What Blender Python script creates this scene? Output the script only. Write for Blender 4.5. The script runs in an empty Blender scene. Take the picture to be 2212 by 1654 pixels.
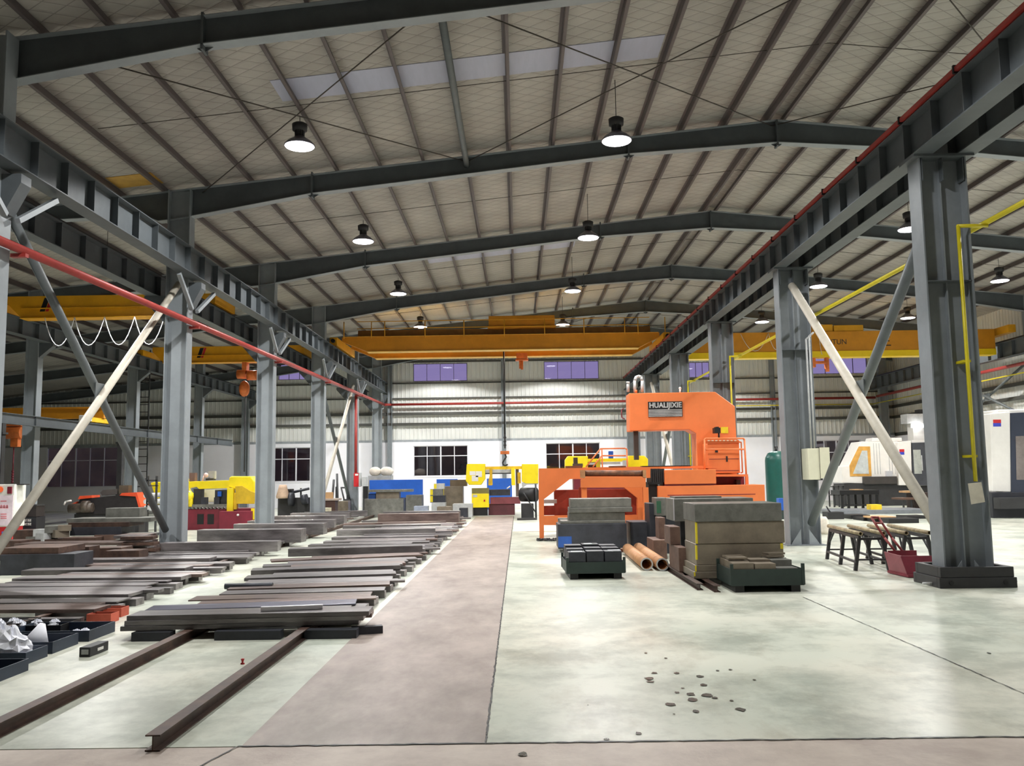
import bpy, math, random
from mathutils import Vector, Matrix

random.seed(7)
SC = bpy.context.scene
COL = SC.collection
# ------------------------------------------------------------------ camera
W, H, F = 2212.0, 1654.0, 1900.0
CAMZ = 1.85
_f = Vector((1121 - W/2, -(1025 - H/2), -F)).normalized()
_u = Vector((-0.015, 1, 0)); _u = (_u - _f*_u.dot(_f)).normalized()
_r = _f.cross(_u)
ROT = Matrix((_r, _f, _u))                       # camera space -> hall space
cam = bpy.data.objects.new('camera', bpy.data.cameras.new('camera'))
COL.objects.link(cam)
cam.data.sensor_width = 36.0
cam.data.lens = F/W*36.0
cam.data.clip_end = 300
cam.matrix_world = Matrix.Translation((0, 0, CAMZ)) @ ROT.to_4x4()
SC.camera = cam
# ------------------------------------------------------------------ world, exposure
wd = bpy.data.worlds.new('dusk'); SC.world = wd; wd.use_nodes = True
_nt = wd.node_tree; _bg = _nt.nodes['Background']
_tc = _nt.nodes.new('ShaderNodeTexCoord'); _sx = _nt.nodes.new('ShaderNodeSeparateXYZ')
_rp = _nt.nodes.new('ShaderNodeValToRGB')
_nt.links.new(_tc.outputs['Generated'], _sx.inputs[0]); _nt.links.new(_sx.outputs['Z'], _rp.inputs[0])
_rp.color_ramp.elements[0].position = 0.0; _rp.color_ramp.elements[0].color = (.27, .215, .44, 1)
_rp.color_ramp.elements[1].position = 0.6; _rp.color_ramp.elements[1].color = (.20, .18, .40, 1)
_nt.links.new(_rp.outputs[0], _bg.inputs[0]); _bg.inputs[1].default_value = 1.0
SC.view_settings.view_transform = 'Standard'; SC.view_settings.look = 'None'
SC.view_settings.exposure = 0.0; SC.view_settings.gamma = 1.0
SC.view_settings.use_curve_mapping = False
SC.cycles.use_denoising = True
SC.cycles.max_bounces = 8; SC.cycles.diffuse_bounces = 5
LAMP_W = 2800.0                                   # watts of every high-bay lamp
LAMP_COL = (1.0, 0.99, 0.965)

# ------------------------------------------------------------------ pixel helpers (true depth in the hall)
def ray(u, v):
    return ROT @ Vector((u - W/2, -(v - H/2), -F))
def at(u, v, Y):                                  # the point at distance Y along the hall
    d = ray(u, v); return Vector((0, 0, CAMZ)) + d*(Y/d.y)
def fl(u, v, z=0.0):                              # the point at height z
    d = ray(u, v); return Vector((0, 0, CAMZ)) + d*((z - CAMZ)/d.z)

# ------------------------------------------------------------------ materials
def lin(c):
    return tuple(((x/255)/12.92 if x/255 <= .04045 else ((x/255 + .055)/1.055)**2.4) for x in c)
def mat(name, c, rough=.5, metal=0.0, var=.15, scale=3.0, c2=None, bump=0.0, bscale=40.0, spec=.5, rand=0.0, stretch=None, coat=0.0):
    m = bpy.data.materials.new(name); m.use_nodes = True
    n = m.node_tree.nodes; L = m.node_tree.links.new; b = n['Principled BSDF']
    a = lin(c); d = lin(c2) if c2 else tuple(x*(1 - var) for x in a); e = a if c2 else tuple(min(1, x*(1 + var)) for x in a)
    tc = n.new('ShaderNodeTexCoord'); mp = n.new('ShaderNodeMapping')
    if stretch: mp.inputs['Scale'].default_value = stretch
    L(tc.outputs['Object'], mp.inputs[0])
    no = n.new('ShaderNodeTexNoise'); no.inputs['Scale'].default_value = scale; no.inputs['Detail'].default_value = 6; no.inputs['Roughness'].default_value = .65
    L(mp.outputs[0], no.inputs['Vector'])
    cr = n.new('ShaderNodeValToRGB'); cr.color_ramp.elements[0].position = .35; cr.color_ramp.elements[1].position = .65
    cr.color_ramp.elements[0].color = (*d, 1); cr.color_ramp.elements[1].color = (*e, 1)
    L(no.outputs[0], cr.inputs[0]); out = cr.outputs[0]
    if rand:
        oi = n.new('ShaderNodeObjectInfo'); hs = n.new('ShaderNodeHueSaturation')
        mr = n.new('ShaderNodeMapRange'); mr.inputs[3].default_value = 1 - rand; mr.inputs[4].default_value = 1 + rand
        L(oi.outputs['Random'], mr.inputs[0]); L(mr.outputs[0], hs.inputs['Value']); L(out, hs.inputs['Color']); out = hs.outputs[0]
    L(out, b.inputs['Base Color'])
    b.inputs['Roughness'].default_value = rough; b.inputs['Metallic'].default_value = metal
    b.inputs['Specular IOR Level'].default_value = spec; b.inputs['Coat Weight'].default_value = coat
    if bump:
        nb = n.new('ShaderNodeTexNoise'); nb.inputs['Scale'].default_value = bscale; nb.inputs['Detail'].default_value = 4
        L(mp.outputs[0], nb.inputs['Vector']); bp = n.new('ShaderNodeBump'); bp.inputs['Strength'].default_value = bump; bp.inputs['Distance'].default_value = .02
        L(nb.outputs[0], bp.inputs['Height']); L(bp.outputs[0], b.inputs['Normal'])
    return m
def emit(name, c, s):
    m = bpy.data.materials.new(name); m.use_nodes = True; n = m.node_tree.nodes
    b = n['Principled BSDF']; b.inputs['Base Color'].default_value = (.8, .8, .8, 1)
    b.inputs['Emission Color'].default_value = (*c, 1); b.inputs['Emission Strength'].default_value = s
    return m
def glass(name, tint, gl=.08):
    m = bpy.data.materials.new(name); m.use_nodes = True; n = m.node_tree.nodes; L = m.node_tree.links.new
    n.remove(n['Principled BSDF']); t = n.new('ShaderNodeBsdfTransparent'); t.inputs[0].default_value = (*tint, 1)
    g = n.new('ShaderNodeBsdfGlossy'); g.inputs['Roughness'].default_value = .03; mx = n.new('ShaderNodeMixShader')
    fr = n.new('ShaderNodeFresnel'); fr.inputs[0].default_value = 1.45; mr = n.new('ShaderNodeMath'); mr.operation = 'ADD'; mr.inputs[1].default_value = gl - .04
    L(fr.outputs[0], mr.inputs[0]); L(mr.outputs[0], mx.inputs[0]); L(t.outputs[0], mx.inputs[1]); L(g.outputs[0], mx.inputs[2])
    L(mx.outputs[0], n['Material Output'].inputs[0]); return m

steel = mat('grey_steel_paint', (140, 147, 152), .5, var=.08, scale=2.0)
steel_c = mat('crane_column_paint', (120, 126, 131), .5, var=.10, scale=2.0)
steel_d = mat('dark_steel_paint', (82, 88, 92), .55, var=.12, scale=2.0)
purl = mat('purlin_paint', (92, 84, 84), .6, var=.2, scale=1.2, stretch=(1, .3, 1))
rodm = mat('rod_steel', (72, 66, 60), .6)
whitewall = mat('white_plaster', (236, 236, 242), .8, var=.03, scale=.8)
corrug = mat('cladding', (218, 220, 216), .5, var=.06, scale=.7, stretch=(1, 1, .2))
girtm = mat('girt_steel', (74, 74, 70), .6)
conc = mat('concrete_strip', (190, 178, 166), .55, c2=(160, 146, 136), scale=1.6, bump=.1, bscale=30)
pathm = mat('path_plate', (168, 155, 147), .48, c2=(130, 117, 110), scale=1.7, bump=.06, bscale=25, stretch=(1, .45, 1))
black = mat('black', (18, 18, 20), .5)
dkgrey = mat('dark_grey', (44, 44, 46), .55, var=.2)
ltgrey = mat('light_grey', (180, 182, 182), .5)
white = mat('white_enamel', (228, 226, 222), .4, var=.03)
redp = mat('red_pipe', (158, 56, 51), .45, var=.12)
redd = mat('red_paint', (190, 34, 40), .45)
yelp = mat('yellow_pipe', (205, 190, 30), .45, var=.08)
crane_y = mat('crane_yellow', (222, 160, 22), .45, var=.1, scale=1.5)
crane_b = mat('crane_amber', (206, 138, 26), .5, var=.1, scale=1.5)
saw_y = mat('saw_yellow', (246, 222, 30), .4, var=.06)
orange = mat('machine_orange', (222, 120, 64), .45, var=.06, scale=1.5)
orange_d = mat('machine_red', (140, 46, 28), .5, var=.15)
maroon = mat('maroon', (112, 30, 46), .5, var=.2)
blue = mat('blue_panel', (24, 84, 178), .5, var=.08)
green_t = mat('green_tank', (14, 78, 70), .4, var=.12)
green_d = mat('dark_green', (38, 52, 48), .5, var=.2)
navy = mat('navy_tray', (36, 48, 66), .5, var=.2)
paper = mat('white_paper', (238, 240, 248), .7, var=.04, scale=12)
card = mat('cardboard', (186, 150, 108), .8, var=.12)
hook_o = mat('hoist_orange', (206, 110, 50), .5, var=.25)
chrome = mat('chrome_bar', (216, 216, 222), .3, .55, var=.03)
rust = mat('rust_steel', (92, 70, 60), .55, .3, c2=(58, 44, 40), scale=5, rand=.25)
barm = mat('mill_steel', (142, 137, 138), .36, .6, c2=(98, 94, 95), scale=3, rand=.3, stretch=(.4, 2, 2), bump=.04)
barb = mat('brown_mill_steel', (136, 118, 112), .38, .55, c2=(92, 78, 75), scale=3, rand=.3, stretch=(.4, 2, 2), bump=.04)
barl = mat('blue_mill_steel', (124, 124, 140), .36, .6, c2=(92, 92, 108), scale=3, rand=.2, stretch=(.4, 2, 2), bump=.04)
block = mat('block_steel', (128, 128, 122), .42, .3, c2=(100, 100, 95), scale=4, rand=.12, bump=.05)
blockb = mat('block_brown', (136, 126, 110), .45, .25, c2=(112, 102, 90), scale=3, rand=.12, bump=.05)
blockd = mat('block_dark', (62, 64, 72), .5, .25, c2=(46, 48, 54), scale=3, rand=.15, bump=.05)
blockr = mat('block_rust', (112, 88, 76), .6, .15, c2=(88, 66, 58), scale=4, rand=.15, bump=.05)
tube_b = mat('brown_tube', (190, 142, 98), .55, .1, c2=(166, 116, 78), scale=4)
cream = mat('cream_box', (216, 214, 190), .5, var=.04)
bellow = mat('bellows', (30, 28, 30), .7)
roller = mat('roller_rust', (130, 86, 60), .5, .4, c2=(92, 66, 54), scale=9)
tanpipe = mat('tan_pipe', (172, 158, 124), .5, .2, c2=(120, 106, 84), scale=6)
braceL = mat('brace_cream', (196, 190, 176), .5, var=.1)
brace_d = mat('brace_grey', (96, 102, 104), .5, var=.1)
yellowpaint = mat('yellow_marker', (216, 196, 30), .6)
bluepaint = mat('blue_marker', (40, 84, 160), .6)
lens = emit('lamp_lens', (.94, .93, 1.0), 9.0)
glow = emit('worklight', (1, 1, 1), 6.0)

# ------------------------------------------------------------------ mesh builder
class MB:
    def __init__(s): s.v, s.f, s.sm, s.mi, s.k = [], [], [], [], 0
    def add(s, vs, fs, smooth=False):
        o = len(s.v); s.v += [tuple(v) for v in vs]
        for f in fs:
            s.f.append([i + o for i in f]); s.sm.append(smooth); s.mi.append(s.k)
        return s
    def hexa(s, a):                               # eight corners: bottom four, top four (counter-clockwise)
        return s.add(a, [(3, 2, 1, 0), (4, 5, 6, 7), (0, 1, 5, 4), (1, 2, 6, 5), (2, 3, 7, 6), (3, 0, 4, 7)])
    def bx(s, x0, x1, y0, y1, z0, z1):
        return s.hexa([(x0, y0, z0), (x1, y0, z0), (x1, y1, z0), (x0, y1, z0), (x0, y0, z1), (x1, y0, z1), (x1, y1, z1), (x0, y1, z1)])
    def box(s, c, d, rz=0.0):
        ca, sa = math.cos(rz), math.sin(rz); x, y, z = d[0]/2, d[1]/2, d[2]/2
        P = [(-x, -y), (x, -y), (x, y), (-x, y)]
        q = [(c[0] + a*ca - b*sa, c[1] + a*sa + b*ca) for a, b in P]
        return s.hexa([(a, b, c[2] - z) for a, b in q] + [(a, b, c[2] + z) for a, b in q])
    def px(s, u0, u1, v0, v1, Y, d, z0=None):     # a block whose front face shows between those bounds at distance Y
        vm, um = (v0 + v1)/2, (u0 + u1)/2
        zb = at(um, v1, Y).z if z0 is None else z0
        return s.bx(at(u0, vm, Y).x, at(u1, vm, Y).x, Y, Y + d, zb, at(um, v0, Y).z)
    def prism(s, pts, a, b, ax='y'):              # outline extruded along an axis
        f = {'y': lambda p, t: (p[0], t, p[1]), 'x': lambda p, t: (t, p[0], p[1]), 'z': lambda p, t: (p[0], p[1], t)}[ax]
        n = len(pts)
        return s.add([f(p, a) for p in pts] + [f(p, b) for p in pts],
                     [tuple(range(n)), tuple(range(2*n - 1, n - 1, -1))] + [(i, n + i, n + (i + 1) % n, (i + 1) % n) for i in range(n)])
    def ppx(s, uv, Y, d):                         # traced outline at distance Y with real thickness d
        return s.prism([(at(u, v, Y).x, at(u, v, Y).z) for u, v in uv], Y, Y + d)
    def frame(s, p, q):
        w = (Vector(q) - Vector(p)).normalized(); t = Vector((0, 0, 1)) if abs(w.z) < .95 else Vector((0, 1, 0))
        a = w.cross(t).normalized(); return a, w.cross(a)*-1
    def cyl(s, p, q, r, n=12, r2=None, cap=True):
        p, q = Vector(p), Vector(q); a, b = s.frame(p, q); r2 = r if r2 is None else r2
        A = [(math.cos(2*math.pi*i/n), math.sin(2*math.pi*i/n)) for i in range(n)]
        vs = [p + (a*c + b*d)*r for c, d in A] + [q + (a*c + b*d)*r2 for c, d in A]
        s.add(vs, [(i, n + i, n + (i + 1) % n, (i + 1) % n) for i in range(n)], True)
        o = len(s.v) - 2*n
        if cap:
            for f in (tuple(range(n)), tuple(range(2*n - 1, n - 1, -1))):
                s.f.append([i + o for i in f]); s.sm.append(False); s.mi.append(s.k)
        return s
    def hollow(s, p, q, r, ri, n=20):
        p, q = Vector(p), Vector(q); a, b = s.frame(p, q)
        R = lambda c, rr: [c + (a*math.cos(2*math.pi*i/n) + b*math.sin(2*math.pi*i/n))*rr for i in range(n)]
        vs = R(p, r) + R(q, r) + R(q, ri) + R(p, ri); J = lambda i: (i + 1) % n
        s.add(vs, [(k*n + i, ((k + 1) % 4)*n + i, ((k + 1) % 4)*n + J(i), k*n + J(i)) for k in (0, 2) for i in range(n)], True)
        o = len(s.v) - 4*n
        for k in (1, 3):
            for i in range(n):
                s.f.append([o + x for x in (k*n + i, ((k + 1) % 4)*n + i, ((k + 1) % 4)*n + J(i), k*n + J(i))]); s.sm.append(False); s.mi.append(s.k)
        return s
    def tube(s, pts, r, n=8):
        for a, b in zip(pts[:-1], pts[1:]): s.cyl(a, b, r, n)
        for c in pts[1:-1]: s.ball(c, (r, r, r), n, 4)
        return s
    def bar(s, p, q, w, h):                       # a rectangular section between two points
        p, q = Vector(p), Vector(q); a, b = s.frame(p, q); a, b = a*w/2, b*h/2
        return s.hexa([p - a - b, p + a - b, q + a - b, q - a - b, p - a + b, p + a + b, q + a + b, q - a + b])
    def ball(s, c, r, n=12, m=6):
        c = Vector(c); vs = [c + Vector((0, 0, r[2]))]
        for j in range(1, m):
            t = math.pi*j/m
            vs += [c + Vector((r[0]*math.sin(t)*math.cos(2*math.pi*i/n), r[1]*math.sin(t)*math.sin(2*math.pi*i/n), r[2]*math.cos(t))) for i in range(n)]
        vs.append(c - Vector((0, 0, r[2])))
        fs = [(0, 1 + i, 1 + (i + 1) % n) for i in range(n)]
        for j in range(m - 2):
            fs += [(1 + j*n + i, 1 + (j + 1)*n + i, 1 + (j + 1)*n + (i + 1) % n, 1 + j*n + (i + 1) % n) for i in range(n)]
        o = 1 + (m - 2)*n; fs += [(o + i, len(vs) - 1, o + (i + 1) % n) for i in range(n)]
        return s.add(vs, fs, True)
    def lathe(s, c, prof, n=20):                  # profile of (radius, height) about a vertical axis
        vs = [(c[0] + r*math.cos(2*math.pi*i/n), c[1] + r*math.sin(2*math.pi*i/n), c[2] + z) for r, z in prof for i in range(n)]
        k = len(prof)
        s.add(vs, [(j*n + i, j*n + (i + 1) % n, (j + 1)*n + (i + 1) % n, (j + 1)*n + i) for j in range(k - 1) for i in range(n)], True)
        o = len(s.v) - k*n
        for f in (tuple(range(n - 1, -1, -1)), tuple((k - 1)*n + i for i in range(n))):
            s.f.append([i + o for i in f]); s.sm.append(False); s.mi.append(s.k)
        return s
    def ibeam(s, p, q, h, w, tw=.012, tf=.016):   # p, q on the axis through mid height
        p, q = Vector(p), Vector(q); a, b = s.frame(p, q)
        if b.z < 0: b = -b
        for o_, ww, hh in ((b*(h/2 - tf/2), w, tf), (b*-(h/2 - tf/2), w, tf), (b*0, tw, h - 2*tf)):
            P, Q = p + o_, q + o_; A, B = a*ww/2, b*hh/2
            s.hexa([P - A - B, P + A - B, Q + A - B, Q - A - B, P - A + B, P + A + B, Q + A + B, Q - A + B])
        return s
    def build(s, name, m, parent=None, bev=0.0):
        vs = s.v; loc = Vector((0, 0, 0))
        if parent is None:
            xs, ys, zs = zip(*vs); loc = Vector(((min(xs) + max(xs))/2, (min(ys) + max(ys))/2, min(zs)))
            vs = [(x - loc.x, y - loc.y, z - loc.z) for x, y, z in vs]
        me = bpy.data.meshes.new(name); me.from_pydata(vs, [], s.f)
        for mm in (m if isinstance(m, (list, tuple)) else [m]): me.materials.append(mm)
        me.polygons.foreach_set('use_smooth', s.sm)
        if any(s.mi): me.polygons.foreach_set('material_index', s.mi)
        me.update()
        o = bpy.data.objects.new(name, me); COL.objects.link(o); o.location = loc
        if parent is not None:
            o.parent = parent
            if parent.type == 'EMPTY' or 'at' in parent: o.matrix_parent_inverse = Matrix.LocRotScale(parent.location, parent.rotation_euler, None).inverted()
            elif parent.parent is None: o.matrix_parent_inverse = Matrix.Translation(-parent.location)
        if bev:
            b = o.modifiers.new('soft_edges', 'BEVEL'); b.width = bev; b.segments = 2; b.limit_method = 'ANGLE'
        return o

def tag(o, label, cat, group=None, kind=None):
    o['label'] = label; o['category'] = cat
    if group: o['group'] = group
    if kind: o['kind'] = kind
    return o
def thing(name, label, cat, loc=(0, 0, 0), group=None, kind=None):
    o = bpy.data.objects.new(name, None); o.empty_display_size = .2; COL.objects.link(o); o.location = loc
    return tag(o, label, cat, group, kind)
def struct(mb, name, m, parent=None, bev=0):
    o = mb.build(name, m, parent, bev)
    if parent is None: o['kind'] = 'structure'
    return o
def dup(o, loc, label=None, group=None):
    r = o.copy(); COL.objects.link(r); r.location = loc
    if label: r['label'] = label
    if group: r['group'] = group
    for ch in o.children:
        c = ch.copy(); COL.objects.link(c); c.parent = r
        for g in ch.children:
            d = g.copy(); COL.objects.link(d); d.parent = c
    return r
ORD = ('first second third fourth fifth sixth seventh eighth ninth tenth eleventh twelfth thirteenth fourteenth fifteenth sixteenth seventeenth eighteenth nineteenth twentieth').split()
ORD += ['twenty-' + x for x in ORD[:9]] + ['thirtieth'] + ['thirty-' + x for x in ORD[:9]] + ['fortieth'] + ['forty-' + x for x in ORD[:9]] + ['fiftieth'] + ['fifty-' + x for x in ORD[:9]] + ['sixtieth'] + ['sixty-' + x for x in ORD[:9]]
# ------------------------------------------------------------------ the hall: floor, roof, walls
XL, XR, XC = -34.0, 23.5, 6.9                      # outer walls and ridge
YB, YF = 55.0, -9.0                               # back wall, wall behind the camera
FR = [(n + .8)*8.0 for n in range(0, 7)]           # portal frames along the hall
def zr(x): return 11.02 - .104*abs(x - XC)         # top of the rafters

def floor_mat():
    m = bpy.data.materials.new('worn_epoxy_floor'); m.use_nodes = True; n = m.node_tree.nodes; L = m.node_tree.links.new; b = n['Principled BSDF']
    tc = n.new('ShaderNodeTexCoord')
    def noise(s, d=5, r=.6, sc=(1, 1, 1)):
        mp = n.new('ShaderNodeMapping'); mp.inputs['Scale'].default_value = sc; L(tc.outputs['Object'], mp.inputs[0])
        q = n.new('ShaderNodeTexNoise'); q.inputs['Scale'].default_value = s; q.inputs['Detail'].default_value = d; q.inputs['Roughness'].default_value = r; L(mp.outputs[0], q.inputs['Vector']); return q.outputs[0]
    def ramp(i, p0, c0, p1, c1):
        r = n.new('ShaderNodeValToRGB'); e = r.color_ramp.elements; e[0].position = p0; e[0].color = (*c0, 1); e[1].position = p1; e[1].color = (*c1, 1); L(i, r.inputs[0]); return r.outputs[0]
    def mix(f, a, c, t='MIX'):
        q = n.new('ShaderNodeMix'); q.data_type = 'RGBA'; q.blend_type = t
        if isinstance(f, float): q.inputs[0].default_value = f
        else: L(f, q.inputs[0])
        L(a, q.inputs[6]); L(c, q.inputs[7]); return q.outputs[2]
    base = ramp(noise(.28, 3), .38, lin((194, 200, 187)), .62, lin((210, 210, 196)))
    pat = ramp(noise(.9, 7, .7), .40, lin((160, 168, 166)), .56, (1, 1, 1))
    c = mix(.55, base, pat, 'MULTIPLY')
    sc = ramp(noise(1.4, 8, .75, (1, .5, 1)), .30, lin((196, 190, 182)), .50, (1, 1, 1))
    c = mix(.6, c, sc, 'MULTIPLY')
    L(c, b.inputs['Base Color'])
    rr = n.new('ShaderNodeMapRange'); rr.inputs[3].default_value = .22; rr.inputs[4].default_value = .42; L(noise(.8, 5), rr.inputs[0]); L(rr.outputs[0], b.inputs['Roughness'])
    return m
def roof_mat():
    m = bpy.data.materials.new('quilted_roof_lining'); m.use_nodes = True; n = m.node_tree.nodes; L = m.node_tree.links.new; b = n['Principled BSDF']
    tc = n.new('ShaderNodeTexCoord'); sp = n.new('ShaderNodeSeparateXYZ'); L(tc.outputs['Object'], sp.inputs[0])
    def M(op, a, c=None):
        q = n.new('ShaderNodeMath'); q.operation = op
        for k, x in enumerate((a, c)):
            if x is None: continue
            if isinstance(x, (int, float)): q.inputs[k].default_value = x
            else: L(x, q.inputs[k])
        return q.outputs[0]
    x, y = sp.outputs[0], sp.outputs[1]
    def lines(s): return M('ABSOLUTE', M('SUBTRACT', M('FRACT', M('MULTIPLY', s, 2.6)), .5))
    l1 = lines(M('ADD', M('MULTIPLY', x, .62), y)); l2 = lines(M('SUBTRACT', M('MULTIPLY', x, .62), y))
    wire = M('LESS_THAN', M('MINIMUM', l1, l2), .030)
    no = n.new('ShaderNodeTexNoise'); no.inputs['Scale'].default_value = .7; no.inputs['Detail'].default_value = 5; L(tc.outputs['Object'], no.inputs['Vector'])
    r = n.new('ShaderNodeValToRGB'); e = r.color_ramp.elements; e[0].position = .35; e[0].color = (*lin((154, 150, 144)), 1); e[1].position = .65; e[1].color = (*lin((172, 168, 161)), 1); L(no.outputs[0], r.inputs[0])
    q = n.new('ShaderNodeMix'); q.data_type = 'RGBA'; L(M('MULTIPLY', wire, .45), q.inputs[0]); L(r.outputs[0], q.inputs[6]); q.inputs[7].default_value = (*lin((84, 80, 75)), 1)
    L(q.outputs[2], b.inputs['Base Color']); b.inputs['Roughness'].default_value = .7
    n2 = n.new('ShaderNodeTexNoise'); n2.inputs['Scale'].default_value = 2.2; n2.inputs['Detail'].default_value = 3; L(tc.outputs['Object'], n2.inputs['Vector'])
    h = M('ADD', n2.outputs[0], M('MULTIPLY', M('MINIMUM', M('MINIMUM', l1, l2), .2), 2.0))
    bp = n.new('ShaderNodeBump'); bp.inputs['Strength'].default_value = .5; bp.inputs['Distance'].default_value = .06; L(h, bp.inputs['Height']); L(bp.outputs[0], b.inputs['Normal'])
    return m
PX0, PX1 = fl(517, 1617).x, fl(1047, 1605).x                          # the brown walkway
YP = fl(1047, 1605).y                                        # front edge of slab and walkway
m = MB(); m.bx(XL, PX0, YP, YB, -.3, 0); struct(m, 'floor', floor_mat()); fm = bpy.data.materials['worn_epoxy_floor']
m = MB(); m.bx(PX1 + .012, XR, YP, YB, -.3, 0); struct(m, 'floor', fm)
m = MB(); m.bx(PX0, PX1, YP, 40.0, -.3, .004); o = struct(m, 'path', pathm); o['label'] = 'brown worn walkway strip down the hall'
m = MB(); m.bx(PX0, PX1 + .012, 40.0, YB, -.3, 0); struct(m, 'floor', fm)
m = MB(); m.bx(XL, XR, YF, YP - .02, -.3, 0); struct(m, 'floor', conc)
m = MB(); m.bx(PX1 + .06, 1.25, 28.8, 33.4, 0, .03); struct(m, 'floor_plinth', mat('plinth', (222, 216, 200), .6, var=.06))
# dark joints: irregular crack strips lying in the gaps
def crack(name, pts, w, seed):
    r = random.Random(seed); m = MB(); Lp, Rp = [], []
    for (x0, y0), (x1, y1) in zip(pts[:-1], pts[1:]):
        n = max(2, int(math.hypot(x1 - x0, y1 - y0)/.06)); dx, dy = (x1 - x0), (y1 - y0); l = math.hypot(dx, dy)
        for i in range(n + 1):
            t = i/n; a = w*(.5 + r.random()*.9); j = (r.random() - .5)*w*.8
            cx, cy = x0 + dx*t - dy/l*j, y0 + dy*t + dx/l*j
            Lp.append((cx - dy/l*a/2, cy + dx/l*a/2)); Rp.append((cx + dy/l*a/2, cy - dx/l*a/2))
    k = len(Lp); z = .0055
    m.add([(x, y, z) for x, y in Lp] + [(x, y, z) for x, y in Rp], [(k + i, k + i + 1, i + 1, i) for i in range(k - 1)])
    return struct(m, name, black)
crack('trim_joint', [(PX0 - .02, YP - .01), (5.4, YP - .01)], .022, 1)
crack('trim_joint', [(PX0 - .02, YP), (PX0 - .30, YP - 1.0), (PX0 - .42, YP - 1.9)], .012, 2)
crack('trim_joint', [(-4.6, YP - .01), (-3.7, YP - .01)], .012, 6)
crack('trim_joint', [(PX1 + .006, YP), (PX1 + .006, 20), (PX1 + .006, 39.5)], .014, 3)
_a, _b = fl(1735, 1290), fl(2215, 1500)
crack('trim_joint', [(_b.x, _b.y), (_a.x, _a.y)], .012, 4)
# oil drips on the slab
m = MB(); r = random.Random(3)
for u, v, w in [(1414, 1454, 14), (1462, 1454, 12), (1511, 1461, 16), (1402, 1466, 20), (1406, 1473, 18), (1520, 1480, 16), (1462, 1496, 12), (1492, 1500, 22), (1527, 1502, 26), (1545, 1508, 14), (1497, 1512, 22), (1450, 1522, 22), (1503, 1537, 16), (1600, 1533, 24), (1580, 1514, 10), (1550, 1449, 8), (1578, 1447, 8), (1630, 1469, 8), (1395, 1411, 8), (1438, 1422, 7), (1380, 1585, 16), (1130, 1630, 22), (2136, 1411, 10), (1270, 1524, 4), (1456, 1543, 6), (1310, 1598, 14), (1475, 1487, 8)]:
    c = fl(u, v); rr = w/2*c.y/F; k = 9
    m.add([(c.x, c.y, .006)] + [(c.x + math.cos(6.283*i/k)*rr*(.6 + .6*r.random()), c.y + math.sin(6.283*i/k)*rr*1.3*(.6 + .6*r.random()), .006) for i in range(k)], [(0, 1 + i, 1 + (i + 1) % k) for i in range(k)])
o = m.build('oil_drips', mat('oil', (96, 96, 92), .25, c2=(60, 60, 58), scale=9)); tag(o, 'scattered dark oil drips dried on the pale floor slab', 'stain', kind='stuff')

# roof lining: two slopes
rm = roof_mat(); m = MB()
for x0, x1 in ((XL, XC), (XC, XR)):
    z0, z1 = zr(x0) + .2, zr(x1) + .2
    m.hexa([(x0, YF, z0), (x1, YF, z1), (x1, YB + .2, z1), (x0, YB + .2, z0), (x0, YF, z0 + .08), (x1, YF, z1 + .08), (x1, YB + .2, z1 + .08), (x0, YB + .2, z0 + .08)])
struct(m, 'ceiling', rm)
skym = mat('skylight_sheet', (166, 170, 190), .45, var=.04, scale=1.5, stretch=(6, 1, 1))
for k, (x0, x1, y0, y1) in enumerate([(-5.0, 3.15, 17.3, 18.3), (-3.4, 2.3, 32.6, 33.8), (-10.3, -9.15, 21.4, 22.2)]):
    m = MB(); a, b = zr(x0) + .186, zr(x1) + .186
    m.hexa([(x0, y0, a), (x1, y0, b), (x1, y1, b), (x0, y1, a), (x0, y0, a + .013), (x1, y0, b + .013), (x1, y1, b + .013), (x0, y1, a + .013)])
    o = struct(m, 'window_%d' % (20 + k), skym if k < 2 else mat('amber_reflection', (190, 150, 70), .6)); o['label'] = 'pale blue roof light strip in the roof lining' if k < 2 else 'amber patch painted on the roof lining as light reflected by the crane'  # last patch is reflected crane light painted amber, not a roof light

# walls
def holes(px, Y): return [(at(u0, (v0 + v1)/2, Y).x, at(u1, (v0 + v1)/2, Y).x, at((u0 + u1)/2, v1, Y).z, at((u0 + u1)/2, v0, Y).z) for u0, u1, v0, v1 in px]
LOW = holes([(893, 1011, 962, 1028), (1179, 1297, 956, 1026), (578, 700, 966, 1040), (100, 254, 965, 1052), (1756, 1862, 950, 1028)], 54.86)
UP = holes([(893, 1009, 785, 823), (1175, 1293, 780, 818.5), (602, 692, 777, 820), (1752, 1872, 766, 807), (1488, 1546, 782, 815)], 55.0)
ZW = 3.9
def grid_wall(m, x0, x1, z0, z1, y0, y1, hs):
    xs = sorted({x0, x1, *[h[0] for h in hs], *[h[1] for h in hs]}); zs = sorted({z0, z1, *[h[2] for h in hs], *[h[3] for h in hs]})
    for a, b in zip(xs[:-1], xs[1:]):
        run = None
        for c, d in list(zip(zs[:-1], zs[1:])) + [(None, None)]:
            solid = c is not None and not any(h[0] - 1e-6 <= a and b <= h[1] + 1e-6 and h[2] - 1e-6 <= c and d <= h[3] + 1e-6 for h in hs)
            if solid: run = [c if run is None else run[0], d]
            elif run: m.bx(a, b, y0, y1, run[0], run[1]); run = None
m = MB(); grid_wall(m, XL, XR, 0, ZW, 54.86, 55.1, LOW); struct(m, 'wall_back', whitewall)
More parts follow.
